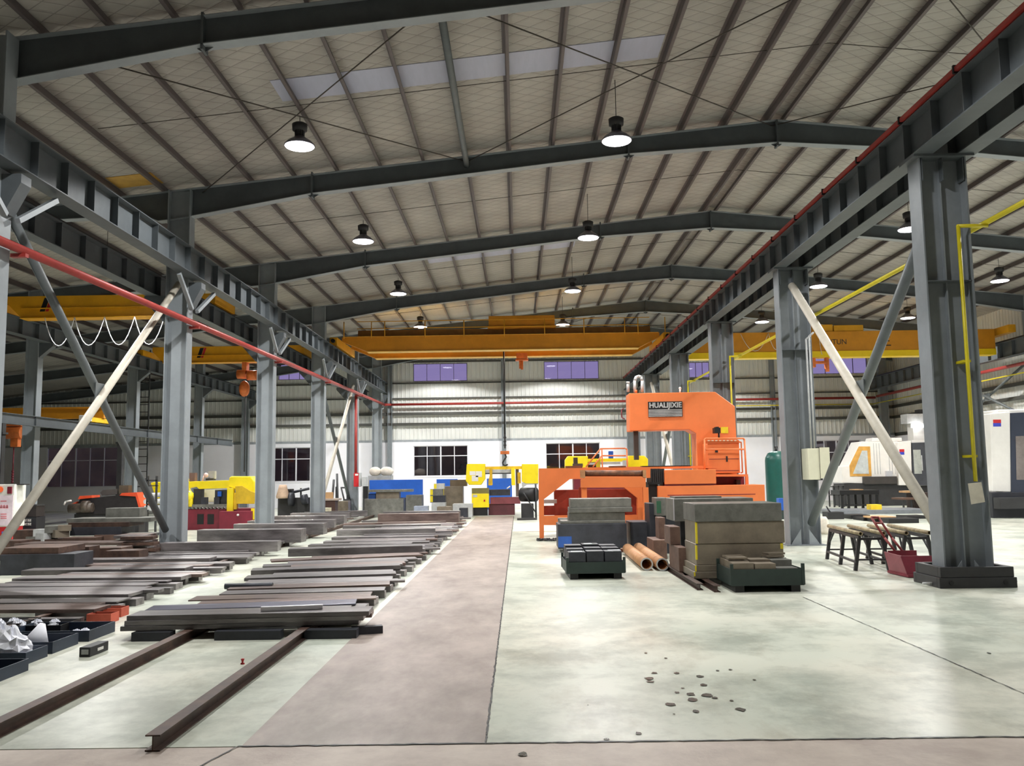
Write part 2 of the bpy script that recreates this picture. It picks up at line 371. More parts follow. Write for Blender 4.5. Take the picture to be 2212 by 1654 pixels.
def cladding(m, a0, a1, z0, top, hs, put):        # trapezoid sheet; put(a, depth, z) -> point
    bk = []; p = .26; a = a0
    while a < a1:
        bk += [(a, 0), (a + .15, 0), (a + .18, .035), (a + .23, .035)]; a += p
    bk.append((a1, 0))
    cuts = sorted({h[0] for h in hs} | {h[1] for h in hs})
    def dep(x):
        t = (x - a0) % p
        return 0 if t < .15 else (t - .15)/.03*.035 if t < .18 else .035 if t < .23 else (p - t)/.03*.035
    pts = sorted(bk + [(c, dep(c)) for c in cuts if a0 < c < a1])
    for (x0, d0), (x1, d1) in zip(pts[:-1], pts[1:]):
        if x1 - x0 < 1e-5 or x1 > a1 + 1e-6: continue
        zc = [z0]
        for h in sorted(hs, key=lambda h: h[2]):
            if h[0] - 1e-6 <= x0 and x1 <= h[1] + 1e-6: zc += [h[2], h[3]]
        zc.append(None)
        for i in range(0, len(zc), 2):
            zt0, zt1 = (top(x0), top(x1)) if zc[i + 1] is None else (zc[i + 1],)*2
            m.add([put(x0, d0, zc[i]), put(x1, d1, zc[i]), put(x1, d1, zt1), put(x0, d0, zt0)], [(0, 1, 2, 3)])
m = MB(); cladding(m, XL, XR, ZW, lambda x: zr(x) + .24, UP, lambda a, d, z: (a, YB - d, z)); grid_wall(m, XL, XR, ZW, 8.9 if False else 6.0, YB + .06, YB + .1, []) if False else None
struct(m, 'wall_back', corrug)
m = MB(); cladding(m, YF, YB, ZW, lambda y: zr(XR) + .24, [], lambda a, d, z: (XR - d, a, z)); struct(m, 'wall_right', corrug)
m = MB(); m.bx(XR - .14, XR + .1, YF, YB, 0, ZW); struct(m, 'wall_right', whitewall)
m = MB(); m.bx(XL - .1, XL, YF, YB, 0, zr(XL) + .24); struct(m, 'wall_left', corrug)
m = MB(); m.prism([(XL, 0), (XR, 0), (XR, zr(XR) + .24), (XC, zr(XC) + .24), (XL, zr(XL) + .24)], YF - .1, YF); struct(m, 'wall_front', corrug)
gl_low = glass('window_glass', (.80, .78, .84), .10); gl_up = glass('clear_glass', (.98, .98, 1.0), .04)
winm = mat('window_white', (222, 222, 228), .4, var=.02); winm_d = mat('window_grey', (92, 84, 112), .5)
def window(k, h, y, cols, rows, fm_, gm, fw=.05):
    x0, x1, z0, z1 = h; m = MB()
    for a, b, c, d in ((x0, x1, z0, z0 + fw), (x0, x1, z1 - fw, z1), (x0, x0 + fw, z0 + fw, z1 - fw), (x1 - fw, x1, z0 + fw, z1 - fw)): m.bx(a, b, y, y + .08, c, d)
    for i in range(1, cols):
        xx = x0 + (x1 - x0)*i/cols; w = fw*(.8 if i == cols//2 and rows else .45); m.bx(xx - w, xx + w, y + .005, y + .075, z0 + fw, z1 - fw)
    for rz in rows:
        zz = z0 + (z1 - z0)*rz; m.bx(x0 + fw, x1 - fw, y + .008, y + .072, zz - fw*.5, zz + fw*.5)
    o = struct(m, 'window_%d' % k, fm_)
    g = MB(); g.bx(x0 + fw*.5, x1 - fw*.5, y + .036, y + .044, z0 + fw*.5, z1 - fw*.5); g.build('window_pane', gm, o)
    if rows: s = MB(); s.bx(x0 - .05, x1 + .05, y - .1, y + .01, z0 - .06, z0); s.build('window_sill', whitewall, o)
for k, h in enumerate(LOW): window(k + 1, h, 54.93, 4 if k != 3 else 5, [.66], winm, gl_low)
for k, h in enumerate(UP): window(k + 11, h, 54.98, 4, [], winm_d, gl_up, .03)
# outside beyond the windows
m = MB(); m.bx(-60, 60, YB + .12, 120, -.4, -.1); struct(m, 'ground_outside', mat('dark_ground', (58, 56, 54), .9))
m = MB(); m.bx(-60, 60, 72, 72.3, -.1, 4.6); struct(m, 'backdrop_outside', mat('backdrop_brown', (150, 128, 92), .9, c2=(96, 84, 62), scale=.6))  # added backdrop, keeps the dusk glow out of the lower windows
leafm = mat('night_leaves', (70, 110, 66), .6, var=.4, scale=9)
for k, (x, y, rr, lab) in enumerate([(-2.9, 56.9, 1.1, 'dim green bush outside the first lower window from the fire hydrant cabinet'), (5.6, 56.8, 1.2, 'dim green bush outside the lower window behind the orange machine ladder')]):
    m = MB(); r = random.Random(k)
    m.cyl((x, y, -.1), (x, y, 1.6), .06, 8)
    for i in range(420):
        a, b, q = r.random()*6.283, math.acos(1 - 2*r.random()), rr*(.35 + .65*r.random()**.5)
        c = Vector((x + q*math.sin(b)*math.cos(a), y + q*math.sin(b)*math.sin(a)*.7, 2.2 + q*1.25*math.cos(b)))
        d = Vector((r.random() - .5, r.random() - .5, r.random() - .5)).normalized(); e = d.cross(Vector((.3, .2, 1))).normalized()
        m.add([c - d*.13, c + e*.05, c + d*.13, c - e*.05], [(0, 1, 2, 3)])
    tag(m.build('bush', leafm), lab, 'bush')
# girts and posts of the back wall
for z, h, d in ((4.0, .22, .05), (5.08, .16, .17), (5.73, .16, .17), (6.7, .07, .12), (7.65, .08, .1), (9.0, .1, .1)):
    m = MB(); m.bx(XL, XR, YB - .04 - d, YB - .04, z - h/2, z + h/2); struct(m, 'trim_%d' % int(z*100), girtm if z > 4.5 else mat('flashing', (150, 156, 160), .5))
for z, h, d in ((4.0, .22, .05), (5.08, .16, .17), (5.73, .16, .17), (7.65, .08, .1)):
    m = MB(); m.bx(XR - .04 - d, XR - .04, YF, YB, z - h/2, z + h/2); struct(m, 'trim_%d' % (int(z*100) + 1), girtm)
# ------------------------------------------------------------------ portal frames, purlins, bracing
XLC, XRC, XHL = -8.74, 7.1, -16.9                   # crane columns: left row, row under the ridge, left hall row
def hcol(name, x, y, ztop, w, d, lab, group=None, web_rib=False):
    t = thing(name, lab, 'column', (x, y, 0), group)
    m = MB(); tf = .024
    m.bx(x - w/2, x - w/2 + tf, y - d/2, y + d/2, .02, ztop); m.bx(x + w/2 - tf, x + w/2, y - d/2, y + d/2, .02, ztop)
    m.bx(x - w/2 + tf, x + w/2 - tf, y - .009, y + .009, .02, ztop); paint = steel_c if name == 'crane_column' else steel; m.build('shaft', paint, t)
    b = MB(); b.bx(x - w/2 - .1, x + w/2 + .1, y - d/2 - .08, y + d/2 + .08, 0, .025); b.build('base_plate', paint, t)
    g = MB()
    for sx in (-1, 1): g.prism([(x + sx*.1, .025), (x + sx*(w/2 - .03), .025), (x + sx*.1, .4)], y - d/2 + .02, y - d/2 + .035)
    g.build('base_gusset', steel, t)
    if web_rib:
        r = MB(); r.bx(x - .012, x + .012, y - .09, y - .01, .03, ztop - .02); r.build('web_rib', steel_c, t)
    return t
for i, Y in enumerate([FR[1] - .26] + FR[2:7]):
    t = hcol('steel_column', XLC, Y, zr(XLC) - .02, .58, .36, 'grey steel H column rising to the roof, %s of the row by the steel plate beds, counted from the camera' % ORD[i] if False else 'grey steel column up to the roof by the plate beds, %s from the camera' % ORD[i], 'roof columns beside the plate beds')
    b = MB(); b.prism([(XLC + .29, 6.9), (XLC + .29, 6.25), (XLC + .36, 6.25), (XLC + .62, 6.75), (XLC + .62, 6.9)], Y - .15, Y + .15); b.build('crane_bracket', steel_d, t)
    b = MB(); b.prism([(XLC - .29, 6.57), (XLC - .29, 6.0), (XLC - .36, 5.9), (XLC - .85, 6.45), (XLC - .85, 6.57)], Y - .15, Y + .15); b.build('crane_bracket', steel_d, t)
    k = MB()
    for s in (-1, 1): k.bar((XLC + .4, Y + s*.18, 6.2), (XLC + .46, Y + s*1.25, 6.89), .09, .09)
    k.build('knee_brace', steel, t)
for i, Y in enumerate(FR[1:7]):
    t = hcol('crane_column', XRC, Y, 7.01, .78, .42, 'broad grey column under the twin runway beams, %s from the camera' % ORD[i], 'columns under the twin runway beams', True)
    b = MB(); b.bx(XRC - .5, XRC + .5, Y - .28, Y + .28, 6.99, 7.03); b.build('cap_plate', steel_d, t)
    g = MB()
    for q in (-.34, 0, .34): g.bx(XRC + q - .01, XRC + q + .01, Y - .21, Y - .012, 6.6, 6.98)
    g.build('stiffener_plates', steel_d, t)
    s = MB(); s.bx(XRC - .366, XRC + .366, Y - .2, Y - .012, 4.9, 4.915); s.build('splice_rib', steel_d, t)
for i, Y in enumerate(FR[3:7]):
    t = hcol('side_column', XHL, Y, zr(XHL), .44, .34, 'slim grey column of the outer row past the yellow saw, %s from the camera' % ORD[i], 'outer columns of the side bay')
    b = MB(); b.prism([(XHL + .22, 6.65), (XHL + .22, 6.15), (XHL + .7, 6.55), (XHL + .7, 6.65)], Y - .12, Y + .12); b.build('crane_bracket', steel_d, t)
for i, Y in enumerate(FR[4:7]):
    t = hcol('wall_column', 22.6, Y, zr(22.6), .5, .34, 'grey column against the far cladded side wall, %s from the back' % ORD[2 - i], 'columns of the cladded side wall')
for x, nm in ((-.9, 'at the middle of the back wall'), (-8.0, 'at the back wall by the fire hydrant pipe'), (15.9, 'at the back wall behind the green tanks')):
    m = MB(); m.bx(x - .13, x - .115, YB - .34, YB - .05, 0, zr(x)); m.bx(x + .115, x + .13, YB - .34, YB - .05, 0, zr(x)); m.bx(x - .115, x + .115, YB - .2, YB - .19, 0, zr(x))
    tag(m.build('gable_post', steel), 'grey steel gable post ' + nm, 'column', 'gable posts')

DEP = [(XL, .5), (-17.2, .5), (-16.5, .62), (-12.0, .42), (-9.7, .58), (-9.3, .78), (-8.8, .78), (-5.3, .52), (3.0, .46), (XC, .62), (10.8, .46), (19.0, .52), (XR - .2, .78)]
def rafter(Y):
    t = thing('roof_rafter', '', 'rafter', (XC, Y, zr(XC)))
    m = MB(); xs = [a for a, _ in DEP]
    m.prism([(x, zr(x) - .012) for x in xs] + [(x, zr(x) - d + .014) for x, d in reversed(DEP)], Y - .007, Y + .007); m.build('web', steel_d, t)
    f = MB()
    for (x0, d0), (x1, d1) in zip(DEP[:-1], DEP[1:]):
        for a, b, th in ((zr(x0), zr(x1), .014), (zr(x0) - d0 + .014, zr(x1) - d1 + .014, .016)):
            f.hexa([(x0, Y - .13, a - th), (x1, Y - .13, b - th), (x1, Y + .13, b - th), (x0, Y + .13, a - th), (x0, Y - .13, a), (x1, Y - .13, b), (x1, Y + .13, b), (x0, Y + .13, a)])
    f.build('flanges', steel, t)
    for x in (-5.3, 3.0, XC, 10.8):
        d = dict(DEP)[x]; s = MB()
        s.bx(x - .022, x + .022, Y - .13, Y + .13, zr(x) - d - .09, zr(x) + (.05 if x != XC else .0))
        for q in (-1, 1): s.prism([(x + q*.022, zr(x) - d), (x + q*.16, zr(x) - d), (x + q*.022, zr(x) - d - .09)], Y - .006, Y + .006)
        s.build('splice_plate', steel_d, t)
    return t
for i, Y in enumerate(FR[1:7]):
    t = rafter(Y); t['label'] = 'dark grey tapered roof rafter across the hall, %s from the camera' % ORD[i]; t['group'] = 'roof rafters'
# purlins: Z sections running the length of the hall
def purlin(x, lab):
    m = MB(); z = zr(x); y0, y1 = 7.0, YB - .1; sx = 1 if x < XC else -1
    m.bx(x - .005, x + .005, y0, y1, z, z + .19); m.bx(min(x, x + sx*.07), max(x, x + sx*.07), y0, y1, z - .0, z + .006); m.bx(min(x, x - sx*.07), max(x, x - sx*.07), y0, y1, z + .184, z + .19)
    m.bx(x + sx*.064 - .003, x + sx*.064 + .003, y0, y1, z + .006, z + .03)
    return tag(m.build('roof_purlin', purl), lab, 'purlin', 'roof purlins')
for k in range(15): purlin(6.66 - 1.134*k, 'slim roof purlin, %s down from the ridge on the slope over the walkway' % ORD[k])
for k in range(14): purlin(7.12 + 1.134*k, 'slim roof purlin, %s down from the ridge on the slope over the machining bay' % ORD[k])
for k in range(12): purlin(6.66 - 1.134*(15 + k), 'roof purlin over the side bay, %s outward from the plate bed columns' % ORD[k])
# struts and crossed tie rods between frames
def under(x): return zr(x) - .12
for bay, nm in ((1, 'front'), (5, 'rearmost')):
    Y0, Y1 = FR[bay], FR[bay + 1]; node = [-8.2, -1.25, 6.8, 14.6]
    for x, w in ((-1.25, 'over the walkway'), ):
        m = MB(); m.cyl((x, Y0, under(x) - .1), (x, Y1, under(x) - .1), .075, 12); tag(m.build('tube_strut', brace_d), 'round grey strut between rafters %s in the %s roof bay' % (w, nm), 'strut')
    for j, (a, b) in enumerate(zip(node[:-1], node[1:])):
        t = thing('crossed_tie_rods', 'thin crossed tie rods under the %s roof bay, %s' % (nm, ('above the plate beds', 'above the walkway', 'above the machining bay')[j]), 'tie rods', ((a + b)/2, (Y0 + Y1)/2, under(a)))
        for p, q in (((a, Y0, under(a)), (b, Y1, under(b))), ((b, Y0, under(b)), (a, Y1, under(a)))):
            r = MB(); r.cyl(p, q, .014, 6); tb = Vector(p).lerp(Vector(q), .04); r.cyl(tb, Vector(p).lerp(Vector(q), .07), .03, 8); r.build('tie_rod', rodm, t)
for i, Y in enumerate([f + 3.9 for f in FR[1:6]]):
    m = MB(); m.tube([(-9.0, Y, zr(-9.0) + .06), (XC, Y, zr(XC) + .06), (22.0, Y, zr(22.0) + .06)], .009, 5)
    tag(m.build('sag_rod', rodm), 'hair-thin sag rod threaded across the purlins, %s roof bay from the camera' % ORD[i], 'rod', 'sag rods')

# ------------------------------------------------------------------ crane runway beams
def runway(name, x, zb, h, w, y0, y1, lab, group, side, step=1.0, rail=True, red=None, n0=None):
    t = thing(name, lab, 'runway beam', (x, y0, zb), group)
    m = MB(); m.ibeam((x, y0, zb + h/2), (x, y1, zb + h/2), h, w, .014, .02); m.build('beam', steel_d, t)
    y = y0 + .5; proto = None
    while y < y1 - .2:
        if proto is None:
            s = MB()
            for q in (-1, 1): s.bx(min(x + q*.008, x + q*(w/2 - .02)), max(x + q*.008, x + q*(w/2 - .02)), y - .006, y + .006, zb + .02, zb + h - .02)
            proto = s.build('stiffener', steel_d, t); y_0 = y
        else:
            c = proto.copy(); COL.objects.link(c); c.location = (0, y - y_0, 0)
        y += step
    if rail: r = MB(); r.bx(x - .035, x + .035, y0, y1, zb + h, zb + h + .09); r.build('crane_rail', dkgrey, t)
    if red is not None:
        r = MB(); r.bx(red - .035, red + .035, y0, y1, zb + h + .03, zb + h + .10); r.build('conductor_rail', redp, t)['label'] = 'red conductor rail'
        i = MB(); yy = y0
        while yy < y1: i.bx(red - .05, red + .05, yy - .02, yy + .02, zb + h + .0, zb + h + .13); yy += 1.9
        i.build('insulator_clips', black, t)
    return t
runway('runway_beam', -8.28, 6.99, .66, .34, 8.0, 54.6, 'grey crane runway beam along the inner face of the plate bed columns', None, 1)
runway('runway_beam', -9.4, 6.57, .56, .3, 8.0, 54.6, 'lower crane runway beam on the side bay face of the plate bed columns', None, 1)
runway('runway_beam', 6.76, 7.03, .66, .32, 5.0, 54.6, 'runway beam with red conductor rail over the row of broad columns', None, 1, red=6.6)
runway('runway_beam', 7.5, 7.03, .66, .32, 5.0, 54.6, 'runway beam facing the machining bay over the row of broad columns', None, 1)
runway('runway_beam', -16.4, 6.65, .56, .3, 20.0, 54.6, 'runway beam carried by the outer column row of the side bay', None, 1)
runway('runway_beam', 21.9, 6.75, .7, .32, 30.0, 54.6, 'runway beam along the cladded side wall of the machining bay', None, 1)
runway('light_runway', -16.3, 3.7, .34, .16, 20.0, 50.0, 'low dark runway for the small crane in the side bay', None, 1, step=3.0, rail=False)
for i, Y in enumerate((27.6, 36.0)):
    m = MB(); m.bx(-16.4, -16.2, Y - .1, Y + .1, 0, 3.69); m.bx(-16.52, -16.08, Y - .2, Y + .2, 0, .03); m.bx(-16.45, -16.15, Y - .15, Y + .15, 3.35, 3.41)
    tag(m.build('runway_post', dkgrey), 'dark square post under the low runway, %s from the camera' % ORD[i], 'post', 'low runway posts')

# vertical cross bracing between columns
def xbrace(x, Y0, Y1, z0, z1, r, m1, m2, lab, s=1):
    t = thing('cross_brace', lab, 'brace', (x, (Y0 + Y1)/2, z0))
    a = MB(); a.cyl((x, Y0, z0), (x, Y1, z1), r, 14); a.build('brace_tube', m1, t)
    b = MB(); b.cyl((x + s*r*2.02, Y0, z1), (x + s*r*2.02, Y1, z0), r, 14); b.build('brace_tube', m2, t)
    g = MB(); zm = (z0 + z1)/2; ym = (Y0 + Y1)/2; g.bx(x + s*r - .01, x + s*r + .01, ym - .28, ym + .22, zm - .2, zm + .16); g.build('gusset_plate', brace_d, t)
xbrace(XRC - .05, FR[1] + .24, FR[2] - .24, .55, 6.55, .10, braceL, brace_d, 'crossed tube braces between the two broad columns by the roller stools')
xbrace(XRC - .05, FR[4] + .24, FR[5] - .24, .55, 6.55, .08, braceL, brace_d, 'crossed tube braces behind the throat of the orange machine')
xbrace(XLC + .05, FR[1] + .2, FR[2] - .2, .6, 6.85, .085, braceL, brace_d, 'crossed tube braces between the front pair of plate bed columns', -1)
xbrace(XLC + .05, FR[4] + .2, FR[5] - .2, .6, 6.65, .08, braceL, brace_d, 'crossed tube braces by the red hydrant cabinet', -1)
xbrace(22.55, FR[4] + .2, FR[5] - .2, 3.9, 6.65, .06, brace_d, brace_d, 'crossed dark braces on the cladded side wall')

# ------------------------------------------------------------------ pipes
m = MB(); xp = -8.30
m.tube([(xp, 9.0, 5.65), (xp, 54.4, 6.3), (-7.9, 54.6, 6.3)], .075, 12)
for Y in FR[1:7]: m.bx(xp - .16, xp + .1, Y - .05, Y + .05, 5.51 + (Y - 9)*.0154, 5.61 + (Y - 9)*.0154 - .04)
tag(m.build('fire_pipe', redp), 'long red fire pipe along the plate bed columns', 'pipe')
m = MB(); m.tube([(-7.9, 54.6, 6.3), (22.2, 54.6, 6.3)], .075, 12); tag(m.build('fire_pipe', redp), 'red fire pipe along the back wall', 'pipe')
m = MB(); m.tube([(22.2, 20.0, 6.45), (22.2, 54.3, 6.35)], .08, 12); tag(m.build('fire_pipe', redp), 'red fire pipe along the cladded side wall', 'pipe')
p = at(769, 860, 46.1); m = MB(); m.tube([(p.x, 46.1, 1.6), (p.x, 46.1, 6.1), (xp, 46.1, 6.17)], .07, 12); tag(m.build('fire_pipe', redp), 'upright red pipe dropping to the hydrant cabinet', 'pipe')
m = MB(); m.tube([(7.74, 6.0, 5.86), (7.74, 54.0, 5.86)], .045, 10); tag(m.build('gas_pipe', yelp), 'long yellow pipe overhead beside the broad columns', 'pipe')
for Y, lab, u, v, vb in ((FR[1], 'yellow drop pipe down the broad column with the base guard', 2072, 523, 1040), (FR[3], 'yellow drop pipe on the broad column behind the orange machine', 1577, 780, 1000), (FR[4], 'thin yellow drop pipe glimpsed through the orange machine throat', 1486, 830, 1005)):
    y = Y - .27; p = at(u, v, y); zb = at(u, vb, y).z
    m = MB(); m.tube([(7.74, y, 5.80), (p.x, y, 5.80), (p.x, y, zb)], .032, 8)
    for z in (zb + .4, (zb + 5.5)/2): m.bx(p.x - .06, p.x + .06, y, Y - .012, z - .02, z + .02)
    tag(m.build('gas_pipe', yelp), lab, 'pipe')
m = MB(); m.tube([(8.0, 54.5, 5.9), (22.0, 54.5, 5.9), (22.0, 22.0, 6.0)], .03, 8); tag(m.build('gas_pipe', yelp), 'thin yellow pipe along the back wall under the red one', 'pipe')
t = thing('electrical_box', 'cream electrical box on the broad column behind the stools', 'electrical box', (7.6, FR[2], 2.1))
m = MB(); m.px(1746, 1772, 968, 1036, FR[2] - .55, .5); m.build('cabinet', cream, t, .01)
m = MB(); m.px(1772, 1793, 966, 1033, FR[2] - .58, .03); m.build('open_door', cream, t)
m = MB(); m.px(1771, 1776, 965, 1037, FR[2] - .56, .52); m.build('side_plate', dkgrey, t)
a = at(1757, 968, FR[2] - .3); m = MB()
for q in (-.05, 0.03): m.tube([(a.x + q, FR[2] - .3, 2.3), (a.x + q, FR[2] - .3, 5.2 + q), (a.x + q + .12, FR[2] - .3, 5.3 + q)], .025, 8)
tag(m.build('conduit', ltgrey), 'pair of white conduits running up from the cream electrical box', 'conduit')
t = thing('notice_sheet', 'pale paper notice hanging on the column with the base guard', 'notice', (7.5, FR[1] - .3, 1.2))
m = MB(); c = [at(u, v, FR[1] - .30) for u, v in ((2091, 1044), (2120, 1041), (2128, 1084), (2098, 1089))]; m.add([*c, *[q + Vector((0, .006, 0)) for q in c]], [(0, 1, 2, 3), (7, 6, 5, 4), (0, 4, 5, 1), (1, 5, 6, 2), (2, 6, 7, 3), (3, 7, 4, 0)]); m.build('sheet', mat('notice_paper', (206, 200, 184), .8), t)

# ------------------------------------------------------------------ high-bay lamps
def cosine(l):                                     # a flat lens: brightest straight down
    l.use_nodes = True; n = l.node_tree.nodes; L = l.node_tree.links.new; e = n['Emission']
    g = n.new('ShaderNodeTexCoord'); s = n.new('ShaderNodeSeparateXYZ'); a = n.new('ShaderNodeMath'); a.operation = 'ABSOLUTE'
    L(g.outputs['Normal'], s.inputs[0]); L(s.outputs['Z'], a.inputs[0]); k = n.new('ShaderNodeMath'); k.operation = 'MULTIPLY_ADD'; k.inputs[1].default_value = .6; k.inputs[2].default_value = .4; L(a.outputs[0], k.inputs[0]); L(k.outputs[0], e.inputs['Strength'])
def high_bay(x, y, zb, lab, group, power=1.0):
    t = thing('high_bay_lamp', lab, 'lamp', (x, y, zb), group)
    m = MB(); m.lathe((x, y, zb), [(.335, 0), (.34, .02), (.27, .10), (.14, .19), (.11, .22)], 24); m.build('reflector', mat_refl, t)
    m = MB(); m.lathe((x, y, zb), [(.10, .21), (.10, .34), (.16, .36), (.17, .50), (.12, .53)], 20)
    for k in range(12): a = 6.283*k/12; m.bar((x + .1*math.cos(a), y + .1*math.sin(a), zb + .22), (x + .1*math.cos(a), y + .1*math.sin(a), zb + .35), .012, .05)
    m.build('ballast_housing', dkgrey, t)
    m = MB(); m.lathe((x, y, zb), [(.31, -.012), (.325, .004), (.325, .01)], 24); m.build('lens', lens, t)
    m = MB(); m.cyl((x, y, zb + .52), (x, y, zr(x) + .02), .008, 6); m.build('cord', dkgrey, t)
    l = bpy.data.lights.new('lamp_light', 'SPOT'); l.energy = LAMP_W*power; l.color = LAMP_COL; l.spot_size = math.radians(142); l.spot_blend = .10; l.shadow_soft_size = .22; cosine(l)
    lo = bpy.data.objects.new('lamp_light', l); COL.objects.link(lo); lo.location = (x, y, zb - .05)
    return t
mat_refl = mat('lamp_reflector', (120, 118, 128), .35, .6)
for i in range(8):
    Y = 18.8 + 8*(i - 2)
    n_ = i - 2
    w = ORD[n_] + ' pair from the camera' if n_ >= 0 else ''
    for x, nm in ((-4.75, 'over the plate beds'), (2.27, 'over the orange machine side')):
        if Y > 52 or Y < 5: continue
        lab = 'lit high-bay lamp %s, %s along its row' % (nm, ORD[n_]) if n_ >= 0 else 'high-bay lamp %s, above and behind the camera, %s' % (nm, ORD[i])
        high_bay(x, Y, 9.15, lab, 'high-bay lamps of the main hall', .75 if Y < 12 else 1.0)
for i in range(5):
    Y = 17.0 + 8*i
    high_bay(-11.9, Y, 7.9, 'lit high-bay lamp low in the side bay, %s along its row' % ORD[i], 'high-bay lamps of the side bay')
for x, nm in ((11.75, 'nearer'), (18.5, 'farther')):
    for i in range(5):
        Y = 17.7 + 8*i if x < 12 else 9.2 + 8*i
        high_bay(x, Y, 8.95, 'lit machining bay lamp in the row %s the ridge, %s along it' % ('nearest' if x < 12 else 'farthest from', ORD[i]), 'high-bay lamps of the machining bay')
# ------------------------------------------------------------------ beds of steel plate on floor rails
Z0 = .112
def Zp_(u, v, Y): return at(u, v, Y).z
def rail(u0, v0, u1, v1, Yend, lab, back=0.0):
    p, q = fl(u0, v0, .11), fl(u1, v1, .11); d = (q - p)/(q.y - p.y); p = p - d*back; e = p + d*(Yend - p.y)
    m = MB(); m.ibeam((p.x, p.y, .055), (e.x, e.y, .055), .11, .105, .008, .01)
    return tag(m.build('floor_rail', rust), lab, 'rail', 'floor rails under the plates')
rail(330, 1587, 655, 1357, 39.5, 'rusty I-beam floor rail beside the walkway, its cut end showing')
rail(2, 1553, 390, 1368, 39.5, 'rusty I-beam floor rail running in beside the navy trays', .8)
def rail2(x0, y0, x1, y1, lab):
    m = MB(); m.ibeam((x0, y0, .055), (x1, y1, .055), .11, .085, .008, .01); return tag(m.build('floor_rail', rust), lab, 'rail', 'floor rails under the plates')
rail2(-6.25, 10.8, -6.7, 41.0, 'rail under the plates of the bed between columns and pale strip, inner one')
rail2(-7.9, 10.8, -8.0, 41.0, 'rail under the plates of the bed between columns and pale strip, outer one')
class Row:                                         # where a plate's front top edge is seen and how thick it shows
    def __init__(s, uL, vL, uR, vR, th, z0=Z0, w=None, m=None): s.a = (uL, vL, uR, vR, th, z0, w, m)
def plate(uL, vL, uR, vR, th, z0, w, m, name='steel_plate', over=0.0):
    P, Q = fl(uL, vL + th, z0), fl(uR, vR + th, z0)
    zt = at(uL, vL, P.y).z; return slab(P, Q, w, z0, max(zt, z0 + .02), m, name, over)
def slab(P, Q, w, z0, zt, m, name='steel_plate', over=0.0):
    d = (Q - P); d.z = 0; L_ = d.length; d.normalize(); n = Vector((-d.y, d.x, 0))
    o = [(P.x, P.y), (Q.x, Q.y), (Q.x + n.x*w, Q.y + n.y*w), (P.x + n.x*w, P.y + n.y*w)]
    k = MB(); k.hexa([(x, y, z0) for x, y in o] + [(x, y, zt) for x, y in o])
    return k.build(name, m, None, .006)
kinds = {'a': (barm, 'dark grey'), 'b': (barb, 'brownish'), 'l': (barl, 'bluish grey')}
def bed(rows, fill_from, fill_to, where, seed, xl, xr, group):
    r = random.Random(seed); items = []
    for i, (uL, vL, uR, vR, th, m, *ex) in enumerate(rows):
        z0 = ex[0] if ex else Z0
        P, Q = fl(uL, vL + th, z0), fl(uR, vR + th, z0); items.append([P, Q, max(at(uL, vL, P.y).z, z0 + .02), m, z0 if th > 10 and z0 == .225 or z0 == .168 else Z0])
    items.sort(key=lambda t: (t[0].y, t[4])); out = []
    base = [t for t in items if t[4] < .13]
    for a, b in zip(base[:-1], base[1:]):              # keep neighbours apart at both ends
        for k in (0, 1): b[k].y = max(b[k].y, a[k].y + .24)
    for t in items:
        if t[4] > .13: out.append((t[0], t[1], .42, t[4], t[2], t[3]))
    for i, (P, Q, zt, m, z0) in enumerate(base):
        N = base[i + 1] if i + 1 < len(base) else None
        gp, gq = ((N[0].y - P.y, N[1].y - Q.y) if N else (.7, .7)); w = min(.46, gp - .05, gq - .05)
        out.append((P, Q, w, z0, zt, m)); s = w + .03
        while min(gp, gq) - s > .2:                # lower plates in the gaps
            ww = min(r.uniform(.26, .42), min(gp, gq) - s - .03); h = min(zt - z0, .035 + .03*r.random())
            if ww < .12: break
            y = P.y + s; A = Vector((xl(y) + r.uniform(-.25, .2), y, z0)); f = (gq/gp) if gq > gp else 1
            yq = Q.y + s; B = Vector((xr(y) + r.uniform(-.2, .3), yq, z0)); k = (yq - y)/max(.5, Q.x - P.x)
            A.y = y + k*(A.x - P.x); B.y = y + k*(B.x - P.x)
            out.append((A, B, ww, z0, z0 + h, r.choice('aab'))); s += ww + r.uniform(.02, .05)
    out.sort(key=lambda t: (t[0].y, t[3]))
    for i, (P, Q, w, z0, zt, m) in enumerate(out):
        th = zt - z0; kind = 'thin steel plate' if th < .06 else 'steel flat bar' if th < .13 else 'thick steel bar'
        o = slab(P, Q, w, z0, zt, kinds[m][0])
        tag(o, '%s %s, %s from the front in the bed %s' % (kinds[m][1], kind, ORD[i], where), 'steel plate', group)
A = [(273, 1330, 797, 1319.5, 10.5, 'a', .225), (268, 1341, 785, 1329, 11, 'a', .168), (259, 1353, 775, 1338, 10.5, 'a'),
     (311, 1318, 768, 1303, 4, 'l'), (406, 1296, 800, 1286, 3, 'b'), (473, 1283, 830, 1274, 3, 'a'), (489.5, 1272, 842, 1261.4, 5, 'b'), (527, 1259, 848, 1250, 4, 'a'), (527, 1248.5, 856, 1238, 7, 'a'),
     (541.7, 1232, 865.5, 1220, 10, 'a'), (567, 1223, 883, 1211, 3, 'a'), (586, 1211, 914, 1197, 4, 'b'), (622, 1185.5, 913, 1177.5, 17, 'a'), (665, 1177, 889, 1173, 4, 'a'), (698, 1169.5, 919, 1165.5, 5, 'a'),
     (716, 1160.5, 937, 1157, 6, 'a'), (727, 1144.5, 940, 1140.5, 13, 'a'), (740, 1136, 952, 1131.8, 6, 'a'), (742, 1130.5, 964, 1125.5, 4, 'b'), (782, 1125, 973, 1120, 3, 'a'), (816, 1110, 991, 1107.5, 9, 'b', .3), (827, 1105, 992, 1103, 3, 'a', .35)]
bed(A, 0, 0, 'beside the brown walkway', 5, lambda y: -4.3 - .02*(y - 10), lambda y: -2.12 - .004*(y - 10), 'plates in the bed beside the walkway')
